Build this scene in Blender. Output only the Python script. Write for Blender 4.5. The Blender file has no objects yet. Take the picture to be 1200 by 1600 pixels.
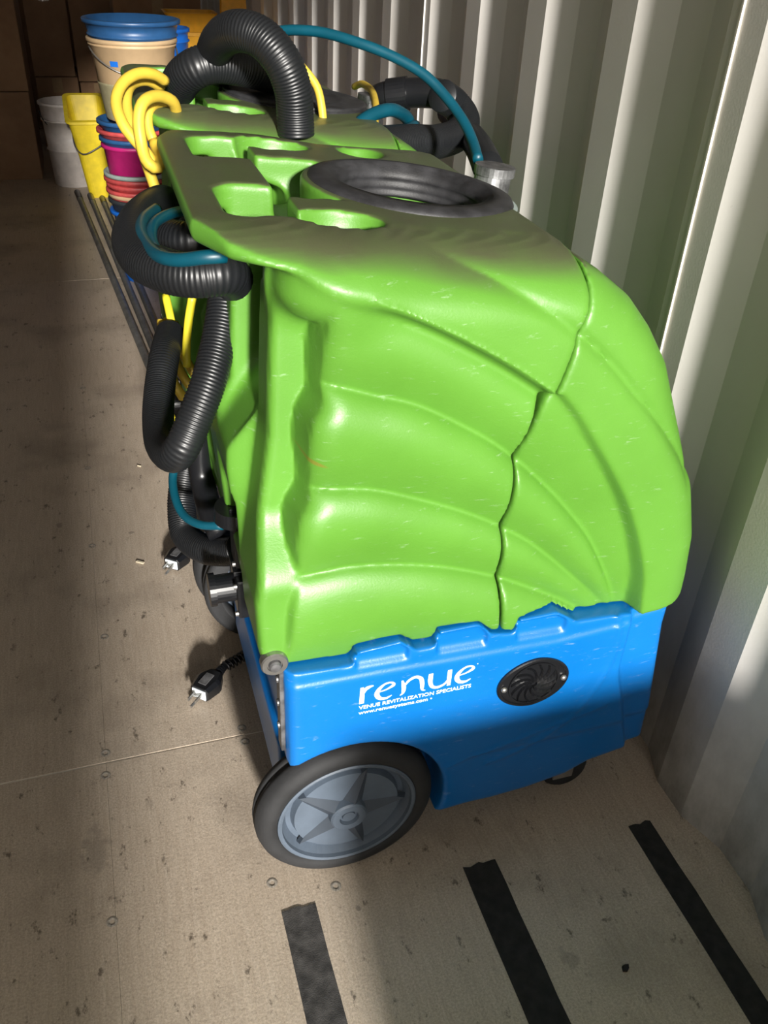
import bpy, bmesh, math, random
import numpy as np
from mathutils import Vector, Matrix
random.seed(7)
PI = math.pi
S = bpy.context.scene
COL = S.collection

# ------------------------------------------------------------------ camera, world, light, exposure
cam_d = bpy.data.cameras.new('camera'); cam = bpy.data.objects.new('camera', cam_d); COL.objects.link(cam)
cam_d.sensor_fit = 'VERTICAL'; cam_d.sensor_height = 36.0; cam_d.lens = 30.543
cam_d.clip_start = 0.02; cam_d.clip_end = 60
R_ = Vector((0.953, -0.298, 0.045)).normalized()
F_ = Vector((0.270, 0.780, -0.565)).normalized()
U_ = R_.cross(F_).normalized(); R_ = F_.cross(U_).normalized()
m = Matrix((R_, U_, -F_)).transposed().to_4x4(); m.translation = Vector((0, 0, 1.1551))
cam.matrix_world = m
S.camera = cam

w = bpy.data.worlds.new('daylight'); S.world = w; w.use_nodes = True
w.node_tree.nodes['Background'].inputs[0].default_value = (0.90, 0.94, 1.0, 1)
w.node_tree.nodes['Background'].inputs[1].default_value = 1.6

sun_d = bpy.data.lights.new('sun', 'SUN'); sun = bpy.data.objects.new('sun', sun_d); COL.objects.link(sun)
sun_d.energy = 9.2; sun_d.angle = math.radians(4.0); sun_d.color = (1.0, 0.96, 0.90)
sun.rotation_euler = Vector((0.035, 1.0, -0.295)).to_track_quat('-Z', 'Y').to_euler()
sun.location = (0, -4, 3)

# daylight through the open container door (behind the camera)
ar_d = bpy.data.lights.new('door_daylight', 'AREA'); ar = bpy.data.objects.new('door_daylight', ar_d); COL.objects.link(ar)
ar_d.shape = 'RECTANGLE'; ar_d.size = 0.85; ar_d.size_y = 1.5; ar_d.energy = 12.5; ar_d.color = (1.0, 0.92, 0.80)
ar.location = (0.22, -1.55, 1.05); ar.rotation_euler = Vector((-0.02, 1.0, -0.05)).to_track_quat('-Z', 'Y').to_euler()

S.view_settings.view_transform = 'Standard'; S.view_settings.look = 'None'
S.view_settings.gamma = 1.0; S.view_settings.use_curve_mapping = False
S.view_settings.exposure = 0.0

# ------------------------------------------------------------------ materials
def new_mat(name):
    mt = bpy.data.materials.new(name); mt.use_nodes = True
    nt = mt.node_tree; b = nt.nodes['Principled BSDF']
    return mt, nt, b
def N(nt, kind, **kw):
    n = nt.nodes.new(kind)
    for k, v in kw.items():
        if k in n.inputs: n.inputs[k].default_value = v
        else: setattr(n, k, v)
    return n
def ramp(nt, src, stops):
    r = nt.nodes.new('ShaderNodeValToRGB'); e = r.color_ramp.elements
    while len(e) < len(stops): e.new(0.5)
    for i, (p, c) in enumerate(stops):
        e[i].position = p; e[i].color = (c, c, c, 1) if not isinstance(c, tuple) else (*c, 1)
    nt.links.new(src, r.inputs[0]); return r
def mixc(nt, fac, a, b):
    mx = nt.nodes.new('ShaderNodeMix'); mx.data_type = 'RGBA'
    for s, i in ((fac, 0), (a, 6), (b, 7)):
        if isinstance(s, (int, float)): mx.inputs[i].default_value = s
        elif isinstance(s, tuple): mx.inputs[i].default_value = (*s, 1)
        else: nt.links.new(s, mx.inputs[i])
    return mx.outputs[2]
def coords(nt, scale=(1, 1, 1), kind='Object'):
    tc = nt.nodes.new('ShaderNodeTexCoord'); mp = nt.nodes.new('ShaderNodeMapping')
    mp.inputs['Scale'].default_value = scale
    nt.links.new(tc.outputs[kind], mp.inputs[0]); return mp.outputs[0]
def noise(nt, vec, scale, detail=4, rough=0.55):
    n = N(nt, 'ShaderNodeTexNoise', Scale=scale, Detail=detail, Roughness=rough)
    nt.links.new(vec, n.inputs['Vector']); return n.outputs[0]
def bump(nt, b, h, strength=0.3, dist=0.002):
    bp = N(nt, 'ShaderNodeBump', Strength=strength, Distance=dist)
    nt.links.new(h, bp.inputs['Height']); nt.links.new(bp.outputs[0], b.inputs['Normal'])
def plain(name, col, rough=0.5, metal=0.0, var=0.12, nscale=25, bumps=0.0):
    mt, nt, b = new_mat(name)
    v = coords(nt); n = noise(nt, v, nscale)
    c = mixc(nt, ramp(nt, n, [(0.35, 0), (0.7, 1)]).outputs[0], tuple(x*(1-var) for x in col), tuple(min(1, x*(1+var)) for x in col))
    nt.links.new(c, b.inputs['Base Color'])
    b.inputs['Roughness'].default_value = rough; b.inputs['Metallic'].default_value = metal
    if bumps: bump(nt, b, noise(nt, v, nscale*12), bumps, 0.001)
    return mt

def moulded(name, col, dust, rough, top=True):
    """roto-moulded plastic with fine pebble, white scuffs, settled dust on level faces"""
    mt, nt, b = new_mat(name)
    v = coords(nt)
    base = mixc(nt, ramp(nt, noise(nt, v, 6, 5), [(0.3, 0), (0.75, 1)]).outputs[0], tuple(x*0.9 for x in col), tuple(min(1, x*1.08+0.004) for x in col))
    # scuffs: thin streaks
    vs = coords(nt, (14, 14, 60))
    sc = ramp(nt, noise(nt, vs, 3.0, 8, 0.75), [(0.60, 0), (0.74, 0.35)]).outputs[0]
    base = mixc(nt, sc, base, tuple(min(1, x*0.55+0.42) for x in col))
    out = base
    if top:
        # reddish rub mark on the second moulded lobe
        tc = nt.nodes.new('ShaderNodeTexCoord'); mp = nt.nodes.new('ShaderNodeMapping'); mp.vector_type = 'TEXTURE'
        mp.inputs['Location'].default_value = (-0.205, -0.262, 0.694); mp.inputs['Rotation'].default_value = (0, math.radians(22), 0); mp.inputs['Scale'].default_value = (0.020, 0.06, 0.0034)
        nt.links.new(tc.outputs['Object'], mp.inputs[0])
        ln = nt.nodes.new('ShaderNodeVectorMath'); ln.operation = 'LENGTH'; nt.links.new(mp.outputs[0], ln.inputs[0])
        base = mixc(nt, ramp(nt, ln.outputs['Value'], [(0.55, 0.6), (1.0, 0)]).outputs[0], base, (0.20, 0.13, 0.02))
        out = base
        ge = nt.nodes.new('ShaderNodeNewGeometry'); sx = nt.nodes.new('ShaderNodeSeparateXYZ')
        nt.links.new(ge.outputs['Normal'], sx.inputs[0])
        up = ramp(nt, sx.outputs[2], [(0.72, 0), (0.93, 1)]).outputs[0]
        tc = nt.nodes.new('ShaderNodeTexCoord'); so = nt.nodes.new('ShaderNodeSeparateXYZ'); nt.links.new(tc.outputs['Object'], so.inputs[0])
        hz = nt.nodes.new('ShaderNodeMapRange'); hz.inputs[1].default_value = 0.855; hz.inputs[2].default_value = 0.875
        nt.links.new(so.outputs[2], hz.inputs[0])
        dn = ramp(nt, noise(nt, v, 9, 6, 0.7), [(0.25, 0.80), (0.6, 1.0)]).outputs[0]
        m1 = nt.nodes.new('ShaderNodeMath'); m1.operation = 'MULTIPLY'; nt.links.new(up, m1.inputs[0]); nt.links.new(hz.outputs[0], m1.inputs[1])
        m2 = nt.nodes.new('ShaderNodeMath'); m2.operation = 'MULTIPLY'; nt.links.new(m1.outputs[0], m2.inputs[0]); nt.links.new(dn, m2.inputs[1])
        out = mixc(nt, m2.outputs[0], base, dust)
    nt.links.new(out, b.inputs['Base Color'])
    b.inputs['Roughness'].default_value = rough
    b.inputs['Subsurface Weight'].default_value = 0.0
    bump(nt, b, noise(nt, v, 420, 2), 0.25, 0.0006)
    return mt

M = {}
M['green'] = moulded('green_plastic', (0.088, 0.245, 0.025), (0.072, 0.080, 0.038), 0.42)
M['blue'] = moulded('blue_plastic', (0.0, 0.128, 0.42), (0.1, 0.2, 0.3), 0.36, False)
M['blackp'] = plain('black_plastic', (0.007, 0.0075, 0.009), 0.30)
M['hose'] = plain('black_hose', (0.0085, 0.0095, 0.011), 0.40, nscale=12)
M['rubber'] = plain('black_rubber', (0.017, 0.0175, 0.019), 0.75, var=0.3, nscale=18, bumps=0.3)
M['dustblack'] = plain('dusty_black_rubber', (0.022, 0.022, 0.024), 0.55, var=0.5, nscale=40, bumps=0.3)
M['rimgrey'] = plain('grey_wheel_plastic', (0.085, 0.110, 0.145), 0.5)
M['rimshade'] = plain('shaded_wheel_plastic', (0.040, 0.052, 0.070), 0.5)  # rim grey darkened: facet shade painted into the spokes
M['teal'] = plain('teal_hose', (0.0, 0.055, 0.085), 0.42)
M['yellow'] = plain('yellow_cord', (0.60, 0.42, 0.045), 0.5)
M['yellowb'] = plain('yellow_bucket_plastic', (0.72, 0.55, 0.02), 0.45)
M['cordy'] = plain('bright_yellow_cord', (0.70, 0.60, 0.03), 0.45)
M['steel'] = plain('zinc_steel', (0.45, 0.44, 0.42), 0.35, 0.9, 0.2)
M['gsteel'] = plain('worn_grey_metal', (0.16, 0.16, 0.165), 0.45, 0.6, 0.5, 60)
M['white'] = plain('white_print', (0.80, 0.88, 0.93), 0.5, var=0.03)
M['whitep'] = plain('white_pail_plastic', (0.60, 0.55, 0.52), 0.45)
M['beige'] = plain('beige_pail_plastic', (0.50, 0.35, 0.20), 0.45, var=0.06)
M['clearp'] = plain('cloudy_plastic', (0.30, 0.27, 0.16), 0.35, var=0.2)
M['blueb'] = plain('blue_pail_plastic', (0.02, 0.085, 0.22), 0.4)
M['brightblue'] = plain('bright_blue_plastic', (0.01, 0.13, 0.55), 0.4)
M['red'] = plain('red_pail_plastic', (0.50, 0.07, 0.07), 0.45, var=0.25)
M['pink'] = plain('pink_pail_plastic', (0.48, 0.015, 0.16), 0.45)
M['greyteal'] = plain('pale_grey_plastic', (0.33, 0.40, 0.38), 0.45)
M['orange'] = plain('orange_sign_plastic', (0.85, 0.42, 0.02), 0.45)
M['pole'] = plain('grey_pole', (0.11, 0.11, 0.105), 0.5, 0.2, 0.3, 30)
M['tape'] = plain('black_grip_tape', (0.016, 0.015, 0.014), 0.9, var=0.4, nscale=60, bumps=0.6)
M['screw'] = plain('dull_screw', (0.30, 0.27, 0.23), 0.5, 0.0, 0.4, 300)
M['greytape'] = plain('grey_grip_tape', (0.050, 0.047, 0.045), 0.85, var=0.5, nscale=50, bumps=0.6)  # paler grey than the other two strips
M['dark'] = plain('dark_print', (0.02, 0.025, 0.03), 0.6)
M['offw'] = plain('wood_chip', (0.6, 0.52, 0.38), 0.8)

def cardboard():
    mt, nt, b = new_mat('cardboard')
    v = coords(nt)
    n = ramp(nt, noise(nt, v, 4, 6, 0.65), [(0.3, 0), (0.75, 1)]).outputs[0]
    c = mixc(nt, n, (0.19, 0.105, 0.055), (0.30, 0.175, 0.095))
    nt.links.new(c, b.inputs['Base Color']); b.inputs['Roughness'].default_value = 0.85
    bump(nt, b, noise(nt, coords(nt, (60, 60, 2)), 6), 0.15, 0.002)
    return mt
M['card'] = cardboard()
M['tapeclear'] = plain('parcel_tape', (0.30, 0.20, 0.11), 0.2)

def plywood():
    mt, nt, b = new_mat('worn_plywood')
    v = coords(nt, kind='Object')
    g = coords(nt, (28, 2.2, 1))
    grain = ramp(nt, noise(nt, g, 5, 8, 0.7), [(0.30, 0), (0.72, 1)]).outputs[0]
    big = ramp(nt, noise(nt, v, 1.7, 4), [(0.35, 0), (0.7, 1)]).outputs[0]
    c = mixc(nt, grain, (0.46, 0.365, 0.27), (0.64, 0.54, 0.425))
    c = mixc(nt, 0.35, c, mixc(nt, big, (0.42, 0.345, 0.275), (0.68, 0.59, 0.49)))
    # dark ground-in dirt flecks
    fl = ramp(nt, noise(nt, coords(nt, (1, 0.55, 1)), 42, 6, 0.72), [(0.60, 0), (0.67, 0.85)]).outputs[0]
    c = mixc(nt, fl, c, (0.075, 0.058, 0.042))
    fine = ramp(nt, noise(nt, v, 320, 3, 0.8), [(0.35, 0.45), (0.65, 0)]).outputs[0]
    c = mixc(nt, fine, c, (0.12, 0.098, 0.075))
    st = ramp(nt, noise(nt, v, 3.3, 5, 0.6), [(0.50, 0), (0.70, 0.5)]).outputs[0]
    c = mixc(nt, st, c, (0.14, 0.11, 0.085))
    # spill stains that have a shape of their own
    for (sx_, sy_, sz_), rx, ry, am in zip([(-0.020,1.651,0.000),(-0.172,1.714,0.000),(-0.126,0.851,0.000),(0.101,1.260,0.000),(0.173,2.129,0.000),(-0.042,0.909,0.000),(0.222,0.658,0.000),(0.130,0.618,0.000),(0.477,0.509,0.000)], (0.020, 0.016, 0.05, 0.012, 0.03, 0.02, 0.012, 0.010, 0.03), (0.013, 0.03, 0.10, 0.02, 0.05, 0.03, 0.012, 0.010, 0.04), (0.55, 0.5, 0.35, 0.5, 0.3, 0.3, 0.6, 0.7, 0.35)):
        tc = nt.nodes.new('ShaderNodeTexCoord'); mp = nt.nodes.new('ShaderNodeMapping'); mp.vector_type = 'TEXTURE'
        mp.inputs['Location'].default_value = (sx_, sy_, 0); mp.inputs['Scale'].default_value = (rx, ry, 1)
        nt.links.new(tc.outputs['Object'], mp.inputs[0])
        ln = nt.nodes.new('ShaderNodeVectorMath'); ln.operation = 'LENGTH'; nt.links.new(mp.outputs[0], ln.inputs[0])
        ad = nt.nodes.new('ShaderNodeMath'); ad.operation = 'MULTIPLY_ADD'; nt.links.new(noise(nt, v, 60, 4), ad.inputs[0]); ad.inputs[1].default_value = 1.1; nt.links.new(ln.outputs['Value'], ad.inputs[2])
        c = mixc(nt, ramp(nt, ad.outputs[0], [(0.0, am), (0.95, am), (1.0, 0)] if False else [(0.80, am), (1.0, 0)]).outputs[0], c, (0.135, 0.115, 0.095))
    nt.links.new(c, b.inputs['Base Color'])
    b.inputs['Roughness'].default_value = 0.46
    h = nt.nodes.new('ShaderNodeMath'); h.operation = 'ADD'
    nt.links.new(grain, h.inputs[0]); nt.links.new(noise(nt, v, 150, 3), h.inputs[1])
    bump(nt, b, h.outputs[0], 0.35, 0.0012)
    return mt
M['ply'] = plywood()

def wallpaint():
    mt, nt, b = new_mat('painted_container_steel')
    v = coords(nt)
    n = ramp(nt, noise(nt, v, 2.5, 5), [(0.3, 0), (0.7, 1)]).outputs[0]
    c = mixc(nt, n, (0.64, 0.61, 0.57), (0.76, 0.735, 0.70))
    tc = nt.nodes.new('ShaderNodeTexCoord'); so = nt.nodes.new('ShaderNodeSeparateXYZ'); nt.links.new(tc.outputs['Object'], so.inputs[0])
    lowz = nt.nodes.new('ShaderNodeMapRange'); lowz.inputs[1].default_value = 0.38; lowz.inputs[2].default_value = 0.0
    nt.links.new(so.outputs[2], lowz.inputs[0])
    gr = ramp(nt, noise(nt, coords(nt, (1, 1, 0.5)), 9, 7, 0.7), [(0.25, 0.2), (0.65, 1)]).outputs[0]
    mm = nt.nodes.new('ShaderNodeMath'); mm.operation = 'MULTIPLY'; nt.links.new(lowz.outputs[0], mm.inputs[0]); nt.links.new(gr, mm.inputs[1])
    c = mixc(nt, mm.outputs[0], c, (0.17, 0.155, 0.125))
    fl = ramp(nt, noise(nt, v, 70, 4, 0.7), [(0.72, 0), (0.76, 0.6)]).outputs[0]
    c = mixc(nt, fl, c, (0.2, 0.15, 0.1))
    nt.links.new(c, b.inputs['Base Color']); b.inputs['Roughness'].default_value = 0.55
    bump(nt, b, noise(nt, v, 260, 2), 0.15, 0.0008)
    return mt
M['wall'] = wallpaint()
M['seal'] = plain('sealant', (0.75, 0.70, 0.62), 0.6)

# ------------------------------------------------------------------ object helpers
def link_mesh(name, me, mat, parent=None, loc=None, smooth=False):
    o = bpy.data.objects.new(name, me); COL.objects.link(o)
    if mat and not me.materials: me.materials.append(M[mat])
    if smooth: me.shade_smooth()
    if parent: o.parent = parent
    if loc: o.location = loc
    return o
def obj(name, bm, mat, parent=None, loc=None, smooth=False):
    me = bpy.data.meshes.new(name); bm.normal_update(); bm.to_mesh(me); bm.free()
    return link_mesh(name, me, mat, parent, loc, smooth)
def tag(o, label, cat, group=None, kind=None):
    o['label'] = label; o['category'] = cat
    if group: o['group'] = group
    if kind: o['kind'] = kind
    return o
def thing(name, loc, label, cat, group=None):
    o = bpy.data.objects.new(name, None); COL.objects.link(o); o.location = loc; o.empty_display_size = 0.05
    return tag(o, label, cat, group)
def struct(o): o['kind'] = 'structure'; return o
def box(bm, c, s, rot=None, bevel=0):
    mt = Matrix.Translation(c)
    if rot is not None: mt = mt @ rot
    mt = mt @ Matrix.Diagonal((*s, 1))
    r = bmesh.ops.create_cube(bm, size=1, matrix=mt)
    if bevel:
        es = list({e for v in r['verts'] for e in v.link_edges})
        bmesh.ops.bevel(bm, geom=es, offset=bevel, segments=2, affect='EDGES', profile=0.6)
def cyl(bm, a, b, r1, r2=None, seg=20):
    a = Vector(a); b = Vector(b); d = b-a
    mt = Matrix.Translation((a+b)/2) @ d.to_track_quat('Z', 'Y').to_matrix().to_4x4()
    bmesh.ops.create_cone(bm, cap_ends=True, segments=seg, radius1=r1, radius2=r1 if r2 is None else r2, depth=d.length, matrix=mt)
def lathe(bm, prof, mt=Matrix(), seg=48, closed=False):
    rings = []
    for r, z in prof:
        rings.append([bm.verts.new(mt @ Vector((r*math.cos(2*PI*k/seg), r*math.sin(2*PI*k/seg), z))) for k in range(seg)])
    n = len(rings)
    for i in range(n if closed else n-1):
        A = rings[i]; B = rings[(i+1) % n]
        for k in range(seg):
            bm.faces.new((A[k], A[(k+1) % seg], B[(k+1) % seg], B[k]))
    return rings
def cap(bm, ring, flip=False):
    bm.faces.new(ring[::-1] if flip else ring)
def prism(bm, pts, mt, h):
    """pts 2D polygon, local z 0..h"""
    A = [bm.verts.new(mt @ Vector((x, y, 0))) for x, y in pts]
    B = [bm.verts.new(mt @ Vector((x, y, h))) for x, y in pts]
    n = len(pts)
    bm.faces.new(A[::-1]); bm.faces.new(B)
    for i in range(n): bm.faces.new((A[i], A[(i+1) % n], B[(i+1) % n], B[i]))
def spline(pts, step):
    P = [Vector(p) for p in pts]
    P = [2*P[0]-P[1]] + P + [2*P[-1]-P[-2]]
    out = []
    for i in range(1, len(P)-2):
        p0, p1, p2, p3 = P[i-1:i+3]
        for k in range(24):
            t = k/24
            out.append(0.5*((2*p1)+(p2-p0)*t+(2*p0-5*p1+4*p2-p3)*t*t+(3*p1-p0-3*p2+p3)*t**3))
    out.append(P[-2])
    L = [0]
    for a, b in zip(out, out[1:]): L.append(L[-1]+(b-a).length)
    n = max(2, int(L[-1]/step)+1); res = []; j = 0
    for k in range(n+1):
        s = L[-1]*k/n
        while j < len(L)-2 and L[j+1] < s: j += 1
        f = (s-L[j])/max(1e-9, L[j+1]-L[j]); res.append(out[j].lerp(out[j+1], min(1, max(0, f))))
    return res
def tube_mesh(name, pts, r, step=0.008, seg=14, pitch=0.0, depth=0.0, origin=(0, 0, 0)):
    """swept round tube; pitch > 0 gives a corrugated hose"""
    if pitch: step = pitch/4
    P = spline(pts, step); n = len(P)
    T = [(P[min(i+1, n-1)]-P[max(i-1, 0)]).normalized() for i in range(n)]
    u = T[0].orthogonal().normalized(); V = []; O = Vector(origin)
    prof = (0.0, 0.75, 1.0, 0.75)
    for i in range(n):
        u = (u-T[i]*u.dot(T[i])).normalized(); w_ = T[i].cross(u)
        rr = r-depth*(1-prof[i % 4]) if pitch else r
        for k in range(seg):
            a = 2*PI*k/seg
            V.append(P[i]+(u*math.cos(a)+w_*math.sin(a))*rr-O)
    F = [(i*seg+k, i*seg+(k+1) % seg, (i+1)*seg+(k+1) % seg, (i+1)*seg+k) for i in range(n-1) for k in range(seg)]
    F.append(tuple(range(seg))[::-1]); F.append(tuple((n-1)*seg+k for k in range(seg)))
    me = bpy.data.meshes.new(name); me.from_pydata([tuple(v) for v in V], [], F); me.shade_smooth()
    return me
def tube(name, pts, r, mat, parent=None, **kw):
    org = kw.pop('origin', pts[0])
    me = tube_mesh(name, pts, r, origin=org, **kw)
    return link_mesh(name, me, mat, parent, None if parent else org)

# ------------------------------------------------------------------ the container
PIT, Y0, GF, SL, XW, DP = 0.2782, 1.0172, 0.0686, 0.068, 0.7573, 0.0245
YA, YB, XL, HC = -1.9, 6.4, -1.55, 2.38
def corrugated(name, x0, sgn, ya, yb, y0):
    """vertical trapezoid ribs along Y; sgn +1: the sheet lies on the +X side"""
    pts = []; n = int((ya-y0)/PIT)-1
    while y0+n*PIT < yb:
        b = y0+n*PIT
        for dy, d in ((-GF-SL-(PIT-GF-2*SL), 1), (-GF-SL, 1), (-GF, 0), (0, 0)):
            pts.append((b+dy, d))
        n += 1
    pts = [(max(ya, min(yb, y)), d) for y, d in pts]
    clean = [pts[0]]
    for p in pts[1:]:
        if p[0]-clean[-1][0] > 1e-4: clean.append(p)
    bm = bmesh.new(); rows = []
    for y, d in clean:
        xi = x0+sgn*DP*d; xo = xi+sgn*0.004
        rows.append([bm.verts.new((xi, y, 0)), bm.verts.new((xi, y, HC)), bm.verts.new((xo, y, HC)), bm.verts.new((xo, y, 0))])
    for A, B in zip(rows, rows[1:]):
        for k in range(4): bm.faces.new((A[k], A[(k+1) % 4], B[(k+1) % 4], B[k]))
    bmesh.ops.recalc_face_normals(bm, faces=bm.faces)
    return struct(obj(name, bm, 'wall'))
wr = corrugated('wall_right', XW, 1, YA, YB, Y0)
wl = corrugated('wall_left', XL, -1, YA, YB, Y0)
for n, xo in ((0, -0.022), (4, -0.035)):       # sealed panel joints
    bm = bmesh.new(); box(bm, (XW-0.001, Y0+n*PIT+xo, HC/2), (0.004, 0.003, HC-0.002)); obj('weld_seam', bm, 'seal' if n == 0 else 'wall', wr)
bm = bmesh.new(); box(bm, ((XW+XL)/2, YB+0.02, HC/2), (XW-XL+0.1, 0.04, HC)); struct(obj('wall_back', bm, 'wall'))
bm = bmesh.new(); box(bm, ((XW+XL)/2, (YA+YB)/2, HC+0.02), (XW-XL+0.1, YB-YA, 0.04)); struct(obj('ceiling', bm, 'wall'))
# left leaf of the cargo door is shut, the right one stands open
bm = bmesh.new(); box(bm, ((XL-0.185-0.045)/2, YA-0.03, HC/2), (abs(XL)-0.185+0.045+0.04, 0.05, HC)); struct(obj('door_1', bm, 'wall'))

bm = bmesh.new(); box(bm, ((XW+XL)/2, (YA+YB)/2, -0.045), (XW-XL+0.12, YB-YA, 0.03)); fl = struct(obj('floor', bm, 'pole'))
xs = [XL-0.03, -0.7245+0.0, -0.1040, XW+DP+0.004]; xs[1] = -1.32
ys = [YA, 1.0128, 3.302, YB]
for i in range(3):
    for j in range(3):
        bm = bmesh.new(); g = 0.0016 if j < 3 else 0
        box(bm, ((xs[i]+xs[i+1])/2, (ys[j]+ys[j+1])/2, -0.0149), (xs[i+1]-xs[i]-0.0002, ys[j+1]-ys[j]-2*g, 0.0298), bevel=0.0004)
        obj('plywood_sheet', bm, 'ply', fl)
# pale dust filling the cross joints
for yj in (1.0128, 3.302):
    bm = bmesh.new(); box(bm, ((XW+XL)/2, yj, -0.008), (XW-XL, 0.0031, 0.0135)); obj('joint_filler', bm, 'seal', fl)
# countersunk floor screws
bm = bmesh.new(); lathe(bm, [(0.0001, -0.0003), (0.0030, -0.0003), (0.0038, 0.0003), (0.0062, 0.0005), (0.0080, 0.0001)], seg=14)
me_s = bpy.data.meshes.new('floor_screw'); bm.to_mesh(me_s); bm.free(); me_s.materials.append(M['screw']); me_s.shade_smooth()
for x, y in ((-0.104, 1.033), (-0.106, 0.987), (0.12, 1.028), (0.12, 0.997), (0.113, 0.73), (-0.109, 0.732), (-0.093, 1.319), (-0.105, 1.62), (-0.104, 1.95), (-0.1, 0.45), (-0.104, 2.4), (0.2, 0.70)):
    link_mesh('floor_screw', me_s, None, fl, (x, y, 0.0002))

# grip tape strips
def grip(x0, x1, y1, ya_, label, skew=0.0, mat='tape'):
    bm = bmesh.new(); rnd = random.Random(int(x0*1000)); n = 26; top = []
    L = []; Rr = []
    for k in range(n+1):
        y = y1+(ya_-y1)*k/n
        L.append((x0+skew*(y1-y)+rnd.uniform(-1, 1)*0.0007, y)); Rr.append((x1+skew*(y1-y)+rnd.uniform(-1, 1)*0.0007, y))
    end = [(x0+(x1-x0)*t+0, y1+rnd.uniform(-1, 1)*0.003) for t in (0.2, 0.35, 0.5, 0.62, 0.8)]
    poly = L[::-1]+end+Rr
    prism(bm, [(x-x0, y-y1) for x, y in poly], Matrix(), 0.0012)
    bmesh.ops.recalc_face_normals(bm, faces=bm.faces)
    o = obj('grip_strip', bm, mat, None, (x0, y1, 0.0001))
    return tag(o, label, 'grip tape', 'grip tape strips on the plywood floor')
grip(0.117, 0.166, 0.682, -0.4, 'worn black grip tape strip nearest below the wheel, greyer than the other two', 0.0, 'greytape')
grip(0.388, 0.440, 0.678, -0.4, 'black grip tape strip in the middle of the three on the floor')
grip(0.665, 0.704, 0.674, -0.4, 'black grip tape strip with torn end, closest to the corrugated wall')

# ------------------------------------------------------------------ implicit modelling of the moulded tanks
OX, OY = 0.38, 1.0            # machine origin on the floor
HH = 0.0030                   # grid step
gx = np.arange(0.050, 0.704, HH, dtype=np.float32)
gv = np.arange(-0.302, 0.3025, HH, dtype=np.float32)
def smin(a, b, k): h = np.clip(0.5+0.5*(b-a)/k, 0, 1); return b+(a-b)*h-k*h*(1-h)
def smax(a, b, k): return -smin(-a, -b, k)
def sst(t): t = np.clip(t, 0, 1); return t*t*(3-2*t)
def curve(pts, axis=0):
    """smooth single-valued curve through points; axis 0: z(x), 1: x(z)"""
    P = np.array([tuple(p) for p in spline([(a, b, 0) for a, b in pts], 0.004)])[:, :2]
    if axis: P = P[:, ::-1]
    i = np.argsort(P[:, 0]); P = P[i]
    return lambda t: np.interp(t, P[:, 0], P[:, 1])
def polyd(X, Z, pts, closed=True):
    """signed distance to polygon, negative inside"""
    P = np.array(pts, dtype=np.float32); n = len(P); d = np.full(X.shape, 9.0, np.float32); s = np.ones(X.shape, np.float32)
    for i in range(n):
        a = P[i]; b = P[(i+1) % n]; e = b-a
        wx = X-a[0]; wz = Z-a[1]; t = np.clip((wx*e[0]+wz*e[1])/(e@e+1e-12), 0, 1)
        d = np.minimum(d, (wx-e[0]*t)**2+(wz-e[1]*t)**2)
        c = ((a[1] <= Z) & (b[1] > Z) & (e[0]*wz > e[1]*wx)) | ((a[1] > Z) & (b[1] <= Z) & (e[0]*wz < e[1]*wx))
        # winding crossing test
        s = np.where(c, -s, s)
    return np.sqrt(d)*s
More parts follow.
